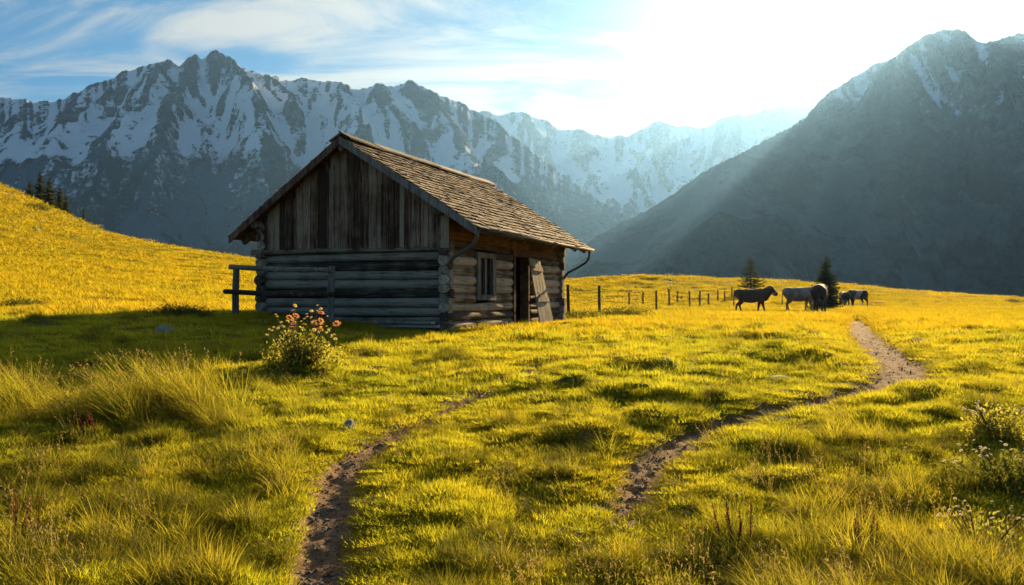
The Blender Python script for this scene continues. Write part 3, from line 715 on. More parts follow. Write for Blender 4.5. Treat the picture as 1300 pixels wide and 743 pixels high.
# ------------------------------------------------------------------ rail fence beside the gable, planks and stones
def at(px, D, dz=0.0):
    x = (px - CX) / FPX * D; return Vector((x, D, hz(x, D) + dz))
def zat(py, D): return EYE + (HY - py) / FPX * D
p1, p2 = at(299, 19.4), at(420, 18.4)
rail = empty('rail_fence', p1); tag(rail, 'weathered two-rail timber fence in front of the cabin gable', 'fence')
def rel(v, o=p1): return tuple(Vector(v) - o)
for p, top in ((p1, 340), (p2, 338)):
    b = MB(); b.tube([rel((p.x, p.y, p.z - .2)), rel((p.x, p.y, (p.z + zat(top, p.y)) / 2)), rel((p.x + .02, p.y, zat(top, p.y)))], [.085, .08, .075], 8, wob=.05); b.build('post', M['grey_z'], rail, False)
dv = (p2 - p1); dvn = Vector((dv.x, dv.y, 0)).normalized()
for (ya, yb, e0, e1) in ((339, 343, .12, .08), (370, 374, .28, .10)):
    a = Vector((p1.x, p1.y - .10, zat(ya, p1.y))) - dvn * e0; c = Vector((p2.x, p2.y - .10, zat(yb, p2.y))) + dvn * e1
    b = MB(); b.tube([rel(a), rel(a.lerp(c, .5) + Vector((0, 0, -.03))), rel(c)], [.058, .062, .055], 8, wob=.05); b.build('rail', M['log_y'], rail, False)
for i, (pa, pb, dz, lab) in enumerate(((462, 556, .07, 'grey plank lying in the grass against the cabin foot, lower one'), (474, 550, .17, 'short grey plank resting on another at the cabin foot'))):
    a, c = at(pa, 18.75), at(pb, 18.35); zz_ = max(a.z, c.z) + dz; mid_ = (a + c) / 2
    b = MB(); b.beam(Vector((a.x, a.y, zz_)) - mid_, Vector((c.x, c.y, zz_ - .02)) - mid_, .30 - .06 * i, .05)
    o = b.build('plank', M['log_y'] if i else M['grey_x']); o.location = mid_; tag(o, lab, 'plank', 'planks at the cabin foot')

def stone(px, py, wd, h, lab, seed, flat=.75):
    x, D = ground_px(px, py); r_ = random.Random(seed)
    bm = bmesh.new(); bmesh.ops.create_icosphere(bm, subdivisions=3, radius=1)
    ax = [Vector((r_.uniform(-1, 1), r_.uniform(-1, 1), r_.uniform(-1, 1))).normalized() for _ in range(9)]; cut = [r_.uniform(.45, .85) for _ in ax]
    for v in bm.verts:
        for a_, c_k in zip(ax, cut):
            d_ = v.co.dot(a_)
            if d_ > c_k: v.co -= a_ * (d_ - c_k) * .85
        v.co *= 1 + .05 * float(perlin(np.array([v.co.x * 3 + seed]), np.array([v.co.y * 3 + v.co.z * 2]), seed)[0])
        v.co = Vector((v.co.x * wd / 2, v.co.y * wd / 2 * flat, v.co.z * h))
    me = bpy.data.meshes.new('stone'); bm.to_mesh(me); bm.free()
    me.polygons.foreach_set('use_smooth', [True] * len(me.polygons))
    o = link('stone', me, M['stone']); o.location = (x, D, hz(x, D) + h * .02); o.rotation_euler = (0, 0, r_.uniform(-.6, .6))
    return tag(o, lab, 'stone', 'stones in the meadow')
stone(209, 424, .40, .16, 'pale flat stone in the shaded grass left of the cabin', 1)
stone(441, 541, .20, .09, 'small pale stone beside the bend of the nearer trail', 2)
stone(985, 478, .50, .07, 'flat pale stone lying in the sunlit turf between the two trails', 3)
stone(772, 655, .16, .04, 'small flat stone sunk in the turf near the bottom of the far trail', 4)
stone(45, 293, 1.6, .45, 'large dark stone on the sunlit hillside at the left', 5)
stone(60, 300, .7, .3, 'small rounded stone just below the large one on the hillside', 6)
stone(325, 331, .9, .3, 'grey stone on the hill crest beside the cabin eave', 7)

# ------------------------------------------------------------------ wire fences
m, t, out = newmat('rusty_wire'); d_ = t.n('ShaderNodeBsdfDiffuse'); d_.inputs[0].default_value = (.035, .025, .02, 1); t.l(d_.outputs[0], out.inputs[0]); M['wire'] = m
def wire_fence(posts, lab, wires, h0):
    """posts: (photo x, photo y of the top, photo y of the foot)"""
    pp = []
    for px, yt, yb in posts:
        D = 1.35 * FPX / max(6, (yb - yt)) * h0; x = (px - CX) / FPX * D
        pp.append((Vector((x, D, hz(x, D))), zat(yt, D) if False else hz(x, D) + 1.35 * h0))
    o = empty('wire_fence', pp[0][0]); tag(o, lab, 'fence', 'wire fences across the meadow')
    for p, top in pp:
        b = MB(); lean = rnd.uniform(-.05, .05)
        b.tube([p - pp[0][0] - Vector((0, 0, .3)), Vector((p.x + lean, p.y, top)) - pp[0][0]], [.07, .06], 7, wob=.06); b.build('post', M['grey_z'], o)
    for hgt in wires:
        line = []
        for (a, ta), (c, tc_) in zip(pp, pp[1:]):
            for k in range(6):
                s = k / 6; p = a.lerp(c, s); p.z = (a.z + (ta - a.z) * hgt) * (1 - s) + (c.z + (tc_ - c.z) * hgt) * s - .10 * math.sin(math.pi * s); line.append(p - pp[0][0])
        a, ta = pp[-1]; line.append(Vector((a.x, a.y, a.z + (ta - a.z) * hgt)) - pp[0][0])
        b = MB(); b.tube(line, .007, 5); b.build('wire', M['wire'], o)
wire_fence([(722, 360, 402), (761, 364, 402), (833.5, 365, 393), (850, 366, 391), (876, 366, 390), (888, 365, 389)], 'wire fence with tall dark posts between the cabin and the cows', (.9, .5), 1.0)
wire_fence([(799, 372, 389), (816, 372, 389), (860, 371, 387), (899, 371, 387), (911, 372, 387), (920, 372, 387), (929, 373, 387)], 'low wire fence with thin posts running behind the taller one', (.85, .4), .75)

# ------------------------------------------------------------------ cows
def cow_mesh(head_dz=0.0, head_yaw=0.0, stride=(0.12, -0.12, -0.10, 0.14), graze=False):
    bm = bmesh.new()
    def ell(c, r):
        m_ = Matrix.Translation(c) @ Matrix.Diagonal((*r, 1)); bmesh.ops.create_uvsphere(bm, u_segments=20, v_segments=12, radius=1, matrix=m_)
    def cap(p0, p1, r0, r1):
        p0, p1 = Vector(p0), Vector(p1); n_ = max(3, int((p1 - p0).length / (min(r0, r1) * .45)) + 1)
        for i in range(n_ + 1):
            t_ = i / n_; r_ = r0 + (r1 - r0) * t_; bmesh.ops.create_icosphere(bm, subdivisions=2, radius=r_, matrix=Matrix.Translation(p0.lerp(p1, t_)))
    ell((0, 0, .97), (.86, .32, .36)); ell((.52, 0, .98), (.33, .26, .36)); ell((-.60, 0, 1.06), (.33, .28, .28)); ell((-.05, 0, .86), (.62, .30, .30)); ell((.42, 0, 1.22), (.22, .11, .12)); ell((-.72, 0, 1.24), (.14, .17, .09)); ell((-.42, 0, .74), (.14, .11, .10))
    cap((-.74, 0, 1.20), (.52, 0, 1.22), .11, .14)
    cap((-.72, .16, 1.16), (-.72, -.16, 1.16), .1, .1)
    hy = math.sin(head_yaw); hx = math.cos(head_yaw)
    nk = Vector((.68, 0, 1.10)); poll = Vector((.68 + .33 * hx, .33 * hy, 1.33 + head_dz))
    if graze: poll = Vector((.68 + .45 * hx, .45 * hy, .72))
    muz = poll + (Vector((.29 * hx, .29 * hy, -.27)) if not graze else Vector((.16 * hx, .16 * hy, -.42)))
    cap(nk, poll, .29, .20); cap(nk + Vector((.02, 0, -.24)), nk.lerp(poll, .75) + Vector((.02, 0, -.17)), .22, .14)
    cap(poll, poll.lerp(muz, .55), .185, .16); cap(poll.lerp(muz, .5), muz, .155, .13); ell(muz, (.14, .135, .12))
    sd_ = Vector((-hy, hx, 0)); side = Vector((-math.sin(head_yaw), math.cos(head_yaw), 0))
    for s in (-1, 1):
        cap(poll + side * s * .11 + Vector((-.02, 0, .05)), poll + side * s * .29 + Vector((-.05, 0, .03)), .06, .025)
        k = 0 if s < 0 else 1
        fx = stride[k]; bx = stride[2 + k]
        cap((.50, s * .17, .80), (.50 + fx * .45, s * .17, .44), .145, .078); cap((.50 + fx * .45, s * .17, .44), (.50 + fx * .8, s * .17, .13), .07, .052); cap((.50 + fx * .8, s * .17, .12), (.53 + fx, s * .17, .045), .06, .06)
        cap((-.62, s * .17, 1.0), (-.52 + bx * .3, s * .18, .66), .215, .13); cap((-.52 + bx * .3, s * .18, .66), (-.72 + bx * .6, s * .17, .45), .115, .07); cap((-.72 + bx * .6, s * .17, .45), (-.68 + bx, s * .17, .12), .066, .052); cap((-.68 + bx, s * .17, .12), (-.64 + bx, s * .17, .045), .06, .06)
    cap((-.90, 0, 1.20), (-.97, 0, .9), .045, .034); cap((-.97, 0, .9), (-.95, .02, .58), .034, .04); cap((-.95, .02, .58), (-.95, .02, .42), .055, .04)
    me = bpy.data.meshes.new('body'); bm.to_mesh(me); bm.free()
    o = bpy.data.objects.new('body', me); C.objects.link(o)
    r_ = o.modifiers.new('remesh', 'REMESH'); r_.mode = 'VOXEL'; r_.voxel_size = .028; r_.use_smooth_shade = True
    s_ = o.modifiers.new('smooth', 'SMOOTH'); s_.factor = .5; s_.iterations = 6
    dg = bpy.context.evaluated_depsgraph_get(); me2 = bpy.data.meshes.new_from_object(o.evaluated_get(dg))
    bpy.data.objects.remove(o); bpy.data.meshes.remove(me)
    me2.name = 'cow_body'; me2.polygons.foreach_set('use_smooth', [True] * len(me2.polygons))
    return me2, poll, muz, side

def coat_mat(name, a, b):
    m, t, out = newmat(name); tc = t.n('ShaderNodeTexCoord'); n = t.noise(tc.outputs['Object'], 4, 5, .6); f = t.noise(tc.outputs['Object'], 60, 3, .6)
    pale = t.attr('pale').outputs['Fac']
    c = t.mix(n, a, b); c = t.mix(pale, c, (.55, .48, .38)); c = t.mix(t.math('MULTIPLY', f, .35), c, (0.02, .015, .01))
    p = t.n('ShaderNodeBsdfPrincipled'); t.l(c, p.inputs['Base Color']); p.inputs['Roughness'].default_value = .75; p.inputs['Sheen Weight'].default_value = .45; p.inputs['Sheen Tint'].default_value = (1, .8, .55, 1); p.inputs['Sheen Roughness'].default_value = .35
    t.l(p.outputs[0], out.inputs[0]); return m
CM = {'brown': coat_mat('dark_brown_coat', (.085, .032, .013), (.14, .06, .027)), 'black': coat_mat('black_coat', (.022, .013, .010), (.042, .025, .018)), 'tan': coat_mat('greyish_tan_coat', (.20, .145, .095), (.30, .225, .15))}
M['horn'] = plain('cow_horn', (.42, .36, .26), .5)
def cow(px, D, yaw, sc, coat, lab, pale_rule=None, **kw):
    me, poll, muz, side = cow_mesh(**kw)
    co = np.empty(len(me.vertices) * 3, np.float32); me.vertices.foreach_get('co', co); co = co.reshape(-1, 3)
    pale = np.zeros(len(co)) if pale_rule is None else np.clip(pale_rule(co, poll, muz), 0, 1)
    at_ = me.attributes.new('pale', 'FLOAT', 'POINT'); at_.data.foreach_set('value', pale.astype(np.float32))
    x = (px - CX) / FPX * D
    me.materials.append(CM[coat]); o = link('cow', me); o.location = (x, D, hz(x, D) - .02); o.rotation_euler = (0, 0, yaw); o.scale = (sc,) * 3
    tag(o, lab, 'cow', 'cows grazing on the far meadow')
    for s in (-1, 1):
        b = MB(); a = poll + side * s * .09 + Vector((0, 0, .10)); b.tube([a, a + side * s * .11 + Vector((0, 0, .05)), a + side * s * .16 + Vector((.02, 0, .16))], [.034, .025, .008], 7); b.build('horn', M['horn'], o, True)
    return o
face = lambda c, poll, muz: ((np.linalg.norm(c - np.array(poll.lerp(muz, .62)), axis=1) < .165) & (np.abs(c[:, 1]) < .13)) * .7
cow(954, 46, R(-6), 1.0, 'brown', 'dark brown cow with a pale face walking to the right, leftmost of the herd', face, head_dz=.0, stride=(.22, -.16, -.18, .16))
cow(1015, 48, R(4), 1.06, 'tan', 'greyish tan cow standing broadside behind the black cow', lambda c, p_, m_: (perlin(c[:, 0] * 2.1 + 3, c[:, 2] * 2.3, 5) > .12) * .45)
cow(1041, 45.5, R(64), 1.16, 'black', 'black cow seen from behind in front of the tan cow', None, graze=False, stride=(.1, -.1, -.08, .12), head_dz=-.3)
cow(1072, 70, R(82), .95, 'black', 'small black cow seen from behind beside the right spruce', None, graze=True)
cow(1089, 71, R(118), 1.05, 'black', 'small black cow with a white flank patch at the right end of the herd', lambda c, p_, m_: (np.abs(c[:, 0] + .25 + .15 * np.sin(c[:, 2] * 7)) < .28) * .8, graze=True)

# ------------------------------------------------------------------ spruces
def spruce(px, D, h, wd, lab, seed, group, dens=1.0, droop=.25, base_dz=0.0):
    r_ = random.Random(seed); x = (px - CX) / FPX * D; z0 = hz(x, D) + base_dz
    o = empty('spruce_tree', (x, D, z0)); tag(o, lab, 'tree', group)
    tr = MB(); tr.tube([(0, 0, -.2), (.01, 0, h * .4), (0, .01, h * .75), (0, 0, h * .99)], [h * .022, h * .016, h * .009, h * .002], 8); tr.build('trunk', M['bark'], o, True)
    V = []; F = []; br = MB()
    z = h * .05
    while z < h * .985:
        t_ = z / h; R0 = wd / 2 * (1 - t_) ** .82 * (1 + r_.uniform(-.12, .12)) + h * .010
        nb = max(4, int((7 if t_ < .8 else 5) * min(1.3, dens)))
        a0 = r_.uniform(0, 6)
        for k in range(nb):
            if r_.random() < .10: continue
            a = a0 + 2 * math.pi * k / nb + r_.uniform(-.25, .25); L = R0 * r_.uniform(.7, 1.12)
            dr = droop * (1.15 - t_) ; d = Vector((math.cos(a), math.sin(a), 0)); s = Vector((-d.y, d.x, 0))
            zz_ = z + r_.uniform(-.02, .02) * h
            def bp_(q): return d * (L * q) + Vector((0, 0, zz_ - dr * L * math.sin(q * 1.9) + .16 * L * q * q + (.25 * L * q if t_ > .75 else 0)))
            br.tube([bp_(0), bp_(.5), bp_(1)], [h * .0035, h * .0024, h * .001], 4)
            nt = max(5, int(L / (h * .011)))
            for i in range(nt):
                q = .12 + .88 * (i + r_.random() * .6) / nt
                for sd_ in (-1, 1):
                    p = bp_(min(q, 1)); ln = L * (.20 + .22 * (1 - q)) * r_.uniform(.6, 1.15) * (.9 if dens >= 1 else .75)
                    tip = p + (d * .55 + s * sd_ * r_.uniform(.5, .95) + Vector((0, 0, r_.uniform(-.45, .12)))).normalized() * ln
                    w_ = h * .0085 * r_.uniform(.7, 1.3) * dens; u_ = Vector((0, 0, w_)) if r_.random() < .5 else d * w_ * .8 + Vector((0, 0, w_ * .4))
                    m_ = p.lerp(tip, .5); k0 = len(V); V += [p - u_ * .5, m_ + u_ * .9, tip, m_ - u_ * .9]; F.append((k0, k0 + 1, k0 + 2, k0 + 3))
        z += h * (.040 if dens >= 1 else .052) * (1.05 - .55 * t_) * r_.uniform(.85, 1.15)
    br.build('branches', M['bark'], o)
    link('crown', np_mesh('crown', np.array([tuple(v) for v in V]), np.array(F), False), M['needle'], o)
    return o
spruce(953, 82, zat(322, 82) - hz((953 - CX) / FPX * 82, 82), 3.3, 'slender spruce with gaps between its tiers behind the brown cow', 5, 'spruces beside the herd', .95, .2)
spruce(1049, 56, 3.7, 2.5, 'dense dark spruce behind the black cow', 6, 'spruces beside the herd', 1.6, .3)
LB = ['short dark spruce at the upper end of the hillside row', 'tallest spruce of the row behind the left hill', 'broad spruce just right of the tallest on the left hill', 'spruce with its tip lower than the broad one beside it on the left hill', 'lowest spruce ending the tight row on the left hill', 'small lone spruce half hidden by the hill crest below the row']
for i, (px, D, top, wd) in enumerate(((38, 119, 231, 2.6), (51, 121, 219, 3.6), (63, 118, 226, 3.6), (76, 120, 236, 3.0), (84, 118, 247, 2.4), (106, 122, 265, 1.9))):
    x = (px - CX) / FPX * D; g = hz(x, D); ztop = zat(top, D)
    spruce(px, D, max(3.0, ztop - g), wd * 1.25, LB[i], 20 + i, 'spruces behind the left hill', 1.5, .3)

# ------------------------------------------------------------------ shrubs and flowering plants
def leaf_cloud(n, rx, ry, h, size, seed, fill=.45, base=.12):
    r_ = np.random.default_rng(seed); q = r_.normal(size=(n, 3)); q /= np.linalg.norm(q, axis=1)[:, None]
    q *= (fill + (1 - fill) * r_.random((n, 1)) ** .6)
    lump = 1 + .50 * perlin(q[:, 0] * 2.2 + seed, q[:, 1] * 2.2 + q[:, 2] * 1.7, seed)
    P_ = np.stack([q[:, 0] * rx * lump, q[:, 1] * ry * lump, np.abs(q[:, 2] + .12) / 1.12 * h * (.75 + .25 * lump)], 1)
    d = r_.normal(size=(n, 3)) + np.array([0, 0, .5]); d /= np.linalg.norm(d, axis=1)[:, None]
    s = np.cross(d, r_.normal(size=(n, 3))); s /= np.linalg.norm(s, axis=1)[:, None]
    L = size * r_.uniform(.6, 1.3, (n, 1)); w_ = L * .22
    V = np.stack([P_, P_ + d * L * .5 + s * w_, P_ + d * L, P_ + d * L * .5 - s * w_], 1).reshape(-1, 3)
    return np_mesh('foliage', V, np.arange(4 * n).reshape(-1, 4), False)

def flower_head(c, r, n, mat, parent, seed, name='flower'):
    r_ = random.Random(seed); V = []; F = []
    for lay in range(2):
        for k in range(n):
            a = 2 * math.pi * (k + .5 * lay) / n + r_.uniform(-.15, .15); d = Vector((math.cos(a), math.sin(a), .15 + .55 * lay)).normalized(); s = Vector((-math.sin(a), math.cos(a), 0))
            L = r * (1 - .25 * lay); p = Vector((0, 0, .1 * r)); k0 = len(V)
            V += [p, p + d * L * .55 + s * L * .30, p + d * L + Vector((0, 0, .1 * r)), p + d * L * .55 - s * L * .30]; F.append((k0, k0 + 1, k0 + 2, k0 + 3))
    k0 = len(V)
    for k in range(8): V.append(Vector((math.cos(k * math.pi / 4) * r * .25, math.sin(k * math.pi / 4) * r * .25, .32 * r)))
    F2 = [tuple(range(k0, k0 + 8))]
    tilt = Euler((r_.uniform(-.9, .2), r_.uniform(-.5, .5), 0)).to_matrix()
    me = bpy.data.meshes.new(name); me.from_pydata([tilt @ v for v in V], [], F + F2); me.update()
    o = link(name, me, mat, parent); o.location = c; return o

def shrub(name, px, py, wd, h, lab, cat, seed, leaves, size, mat='leaf', flowers=(), group=None, nstem=16, depth=.8, spike=0.25):
    x, D = ground_px(px, py); r_ = random.Random(seed); o = empty(name, (x, D, hz(x, D) - .03)); tag(o, lab, cat, group)
    link('foliage', leaf_cloud(leaves, wd / 2, wd / 2 * depth, h * .88, size, seed, .30), M[mat], o)
    st = MB()
    tips = []
    for k in range(nstem):
        a = r_.uniform(0, 6.28); q = r_.uniform(.2, 1) ** .6; e = Vector((math.cos(a) * wd / 2 * q, math.sin(a) * wd / 2 * q * depth, h * (1 + r_.uniform(-.1, spike)) * (1 - .32 * q * q)))
        st.tube([(r_.uniform(-.05, .05) * wd, r_.uniform(-.05, .05) * wd, 0), (e.x * .55, e.y * .55, e.z * .55), tuple(e)], [h * .011, h * .008, h * .004], 5); tips.append(e)
    st.build('stems', M['stem'], o)
    i = 0
    for mt, n_, rad_, pet in flowers:
        for k in range(n_):
            e = tips[i % len(tips)] if i < len(tips) else tips[r_.randrange(len(tips))] * r_.uniform(.8, 1) + Vector((r_.uniform(-.08, .08), r_.uniform(-.08, .08), 0)) * wd
            flower_head(e, rad_ * r_.uniform(.75, 1.2), pet, M[mt], o, seed * 100 + i); i += 1
    return o
shrub('flowering_shrub', 384, 472, 1.02, .74, 'leafy shrub with orange and yellow blossoms in front of the cabin', 'shrub', 31, 5000, .056, 'leaf', (('fl_orange', 12, .058, 8), ('fl_yellow', 62, .030, 6), ('fl_white', 14, .022, 5)), None, 48, spike=.4)
WG = 'white flowered bushes at the right edge'
shrub('flowering_shrub', 1288, 622, .95, .34, 'large bush dotted with cream flowers at the right edge', 'shrub', 32, 3000, .04, 'leaf_dark', (('fl_white', 90, .016, 5),), WG, 40)
shrub('flowering_shrub', 1262, 562, .55, .33, 'dark bush with pale flower tops just behind the large cream flowered bush', 'shrub', 33, 1700, .04, 'leaf', (('fl_white', 50, .016, 5),), WG, 26)
shrub('flowering_shrub', 1246, 688, .50, .30, 'low plant with cream flowers in the near grass below the large bush', 'shrub', 34, 1200, .034, 'leaf', (('fl_white', 34, .014, 5),), WG, 34)
BG = 'weedy bushes along the shadow edge'
shrub('weedy_bush', 226, 402, 1.6, .34, 'low weedy bush at the edge of the cabin shadow near the rail fence', 'bush', 35, 2200, .05, 'leaf_dark', (), BG, 60, spike=.7)
shrub('weedy_bush', 118, 386, 2.2, .30, 'broad spreading weedy bush on the sunlit grass left of the cabin shadow', 'bush', 36, 1900, .05, 'leaf_dark', (), BG, 60, spike=.7)
shrub('weedy_bush', 30, 390, 1.5, .32, 'flat dark bush in the grass near the left edge', 'bush', 37, 1300, .07, 'leaf_dark', (), BG, 20)
shrub('weedy_bush', 45, 266, 3.6, .9, 'dark scrub on the upper hillside below the spruces', 'bush', 38, 1400, .16, 'leaf_dark', (), 'bushes on the slopes', 16)
shrub('weedy_bush', 1286, 386, 2.2, .7, 'small dark bush on the far skyline at the right edge', 'bush', 39, 900, .16, 'leaf_dark', (), 'bushes on the slopes', 12)
shrub('weedy_bush', 790, 404, 2.6, .55, 'long low dark bush under the wire fence beside the cabin', 'bush', 40, 2600, .08, 'leaf_dark', (), 'bushes on the slopes', 30)
shrub('weedy_bush', 735, 408, 2.0, .5, 'dark weedy bush against the far corner of the cabin', 'bush', 44, 1800, .08, 'leaf_dark', (), 'bushes on the slopes', 24)

def dock(px, py, h, n, lab, seed):
    x, D = ground_px(px, py); r_ = random.Random(seed); o = empty('dock_plant', (x, D, hz(x, D) - .02)); tag(o, lab, 'wild plant', 'rusty dock plants')
    for k in range(n):
        bx, by = r_.uniform(-.09, .09), r_.uniform(-.07, .07); hh = h * r_.uniform(.65, 1.1); lx, ly = r_.uniform(-.10, .06), r_.uniform(-.06, .06)
        b = MB(); b.tube([(bx, by, 0), (bx + lx * .4, by + ly * .4, hh * .5), (bx + lx, by + ly, hh)], [.0035, .003, .0015], 5); sto = b.build('stalk', M['stem'], o)
        V = []; F = []
        for i in range(70):
            q = .42 + .58 * r_.random(); p = Vector((bx + lx * q, by + ly * q, hh * q)); d = Vector((r_.uniform(-1, 1), r_.uniform(-1, 1), r_.uniform(-.2, .9))).normalized(); L = .018 * (1.25 - .6 * q); s = d.cross(Vector((0, .3, 1))).normalized() * L * .4; k0 = len(V)
            V += [p, p + d * L * .6 + s, p + d * L * 1.2, p + d * L * .6 - s]; F.append((k0, k0 + 1, k0 + 2, k0 + 3))
        link('seed_head', np_mesh('seed_head', np.array([tuple(v) for v in V]), np.array(F), False), M['dock'], sto)
dock(935, 690, .30, 7, 'rusty dock plant in a dark tussock at the bottom of the photo, right of centre', 1)
dock(20, 690, .34, 5, 'rusty dock plant in the near grass at the left edge', 2)
dock(1085, 662, .22, 6, 'rusty dock plant in the grass below the far trail', 3)
dock(115, 560, .30, 6, 'rusty dock plant among the long grass left of the nearer trail', 4)
dock(1100, 690, .2, 4, 'small rusty dock plant in the near grass towards the right', 5)

# ------------------------------------------------------------------ grass
def blades(n, rad, l0, l1, wd, lean, bend, wind, seg, seed, name, mat, head=0.0, head_mat=None):
    r_ = np.random.default_rng(seed)
    a = r_.uniform(0, 2 * np.pi, n); rr = rad * np.sqrt(r_.random(n)); root = np.stack([np.cos(a) * rr, np.sin(a) * rr, np.full(n, -.02)], 1)
    az = a + r_.normal(0, .9, n); out_ = np.stack([np.cos(az), np.sin(az), np.zeros(n)], 1) * (lean * (.3 + rr / max(rad, 1e-6)))[:, None]
    h = out_ + np.array(wind)[None, :] * r_.uniform(.5, 1.3, (n, 1)); L = r_.uniform(l0, l1, n) * (1.08 - .3 * rr / max(rad, 1e-6))
    sd_ = np.stack([-np.sin(az + r_.normal(0, .7, n)), np.cos(az), np.zeros(n)], 1); sd_ /= np.linalg.norm(sd_, axis=1)[:, None]
    V = []; 
    for k in range(seg + 1):
        q = k / seg; d = h * (.45 * q + bend * q * q)[..., None] if np.ndim(q) else h * (.45 * q + bend * q * q)
        hl = np.linalg.norm(d, axis=1); up_ = np.sqrt(np.maximum(q * q - np.minimum(hl * .75, q * .96) ** 2, .002))
        p = root + d * L[:, None]; p[:, 2] += L * np.where(q > 0, up_, 0)
        wk = wd * (1 - q) ** .75 * r_.uniform(.9, 1.1, n)
        if k < seg: V += [p - sd_ * wk[:, None] / 2, p + sd_ * wk[:, None] / 2]
        else: V.append(p)
    m_ = len(V); V = np.stack(V, 1).reshape(-1, 3); b0 = np.arange(n)[:, None] * m_
    Q = [b0 + np.array([[2 * k, 2 * k + 1, 2 * k + 3, 2 * k + 2]]) for k in range(seg - 1)]; T = b0 + np.array([[2 * seg - 2, 2 * seg - 1, 2 * seg]])
    me = np_mesh(name, V, [np.concatenate(Q), T] if Q else [T], True)
    me.materials.append(mat)
    if head > 0:
        nh = int(n * head); tips = V.reshape(n, m_, 3)[:nh, -1]; dirs = tips - V.reshape(n, m_, 3)[:nh, -3]; dirs /= np.linalg.norm(dirs, axis=1)[:, None]
        HV = []; per = 9
        for i in range(per):
            p = tips - dirs * (.013 * i); d = dirs * .7 + r_.normal(0, .45, (nh, 3)); d /= np.linalg.norm(d, axis=1)[:, None]; s = np.cross(d, r_.normal(0, 1, (nh, 3))); s /= np.linalg.norm(s, axis=1)[:, None]
            HV += [p, p + d * .012 + s * .0035, p + d * .024, p + d * .012 - s * .0035]
        HV = np.stack(HV, 1).reshape(-1, 3); hq = np.arange(len(HV)).reshape(-1, 4)
        hm_ = np_mesh(name + '_heads', HV, hq, False); bm = bmesh.new(); bm.from_mesh(me); k0 = len(bm.faces); bm.from_mesh(hm_); bm.faces.ensure_lookup_table()
        for f_ in bm.faces[k0:]: f_.material_index = 1
        bm.to_mesh(me); bm.free(); me.materials.append(head_mat)
    return bpy.data.objects.new(name, me)

COWS = [((px - CX) / FPX * D, D) for px, D in ((954, 46), (1015, 48), (1041, 45.5), (1072, 70), (1089, 71))]
def scatter(name, P_, rotz, tilt, scl, idx, protos):
    me = np_mesh(name, P_, []) if False else bpy.data.meshes.new(name)
    me.vertices.add(len(P_)); me.vertices.foreach_set('co', np.asarray(P_, np.float32).ravel())
    for k, ty, v in (('rot', 'FLOAT_VECTOR', np.stack([tilt[:, 0], tilt[:, 1], rotz], 1)), ('scl', 'FLOAT_VECTOR', scl)):
        a_ = me.attributes.new(k, ty, 'POINT'); a_.data.foreach_set('vector', np.asarray(v, np.float32).ravel())
    a_ = me.attributes.new('idx', 'INT', 'POINT'); a_.data.foreach_set('value', np.asarray(idx, np.int32))
    me.update(); o = link(name, me)
    ng = bpy.data.node_groups.new(name, 'GeometryNodeTree'); ng.interface.new_socket('Geometry', in_out='INPUT', socket_type='NodeSocketGeometry'); ng.interface.new_socket('Geometry', in_out='OUTPUT', socket_type='NodeSocketGeometry')
    N = ng.nodes.new; Lk = ng.links.new; gi, go = N('NodeGroupInput'), N('NodeGroupOutput'); iop = N('GeometryNodeInstanceOnPoints'); join = N('GeometryNodeJoinGeometry')
    for pr in reversed(protos):
        oi = N('GeometryNodeObjectInfo'); oi.inputs['Object'].default_value = pr; g2i = N('GeometryNodeGeometryToInstance'); Lk(oi.outputs['Geometry'], g2i.inputs[0]); Lk(g2i.outputs[0], join.inputs[0])
    def nat(k, ty):
        a = N('GeometryNodeInputNamedAttribute'); a.data_type = ty; a.inputs[0].default_value = k; return a.outputs[0]
    e2r = N('FunctionNodeEulerToRotation'); Lk(nat('rot', 'FLOAT_VECTOR'), e2r.inputs[0])
    Lk(gi.outputs[0], iop.inputs['Points']); Lk(join.outputs[0], iop.inputs['Instance']); iop.inputs['Pick Instance'].default_value = True
    Lk(nat('idx', 'INT'), iop.inputs['Instance Index']); Lk(e2r.outputs[0], iop.inputs['Rotation']); Lk(nat('scl', 'FLOAT_VECTOR'), iop.inputs['Scale']); Lk(iop.outputs[0], go.inputs[0])
    md = o.modifiers.new('scatter', 'NODES'); md.node_group = ng
    return tag(o, kind='stuff')

WIND = (-.28, -.05, 0)
turf_p = [blades(120, .13, .03, .07, .0048, .8, .55, WIND, 3, 100 + i, 'turf_tuft', M['turf']) for i in range(5)]
cush_p = [blades(230, .10, .07, .15, .0050, 1.0, .75, (-.12, -.03, 0), 3, 220 + i, 'cushion_tuft', M['turf']) for i in range(5)]
far_p = [blades(60, .16, .05, .13, .011, .6, .5, WIND, 2, 120 + i, 'turf_tuft', M['far_turf']) for i in range(4)]
tus_p = [blades(170, .13, .14, .34, .0055, .75, .75, WIND, 4, 140 + i, 'tussock', M['tall']) for i in range(4)]
dark_p = [blades(190, .14, .12, .30, .0055, .8, .75, WIND, 4, 200 + i, 'dark_tussock', M['shade_grass']) for i in range(3)]
tall_p = [blades(110, .13, .22, .62, .0062, .55, .75, (-.50, -.08, 0), 5, 160 + i, 'long_grass', M['tall'], .10, M['dry']) for i in range(4)]
stalk_p = [blades(9, .07, .16, .38, .003, .35, .25, (-.12, 0, 0), 3, 180 + i, 'dry_stalk', M['tall'], 1.0, M['dry']) for i in range(3)]

def sample(n, d0, d1, p=1.0, lo=-160, hi=1460):
    """scatter evenly over the view: density falls off with distance; runs past both edges of the frame"""
    u = rng.random(n)
    D = d0 * (d1 / d0) ** u if p == 1.0 else (d0 ** (1 - p) + u * (d1 ** (1 - p) - d0 ** (1 - p))) ** (1 / (1 - p))
    s = rng.uniform(lo, hi, n); return (s - CX) / FPX * D, D

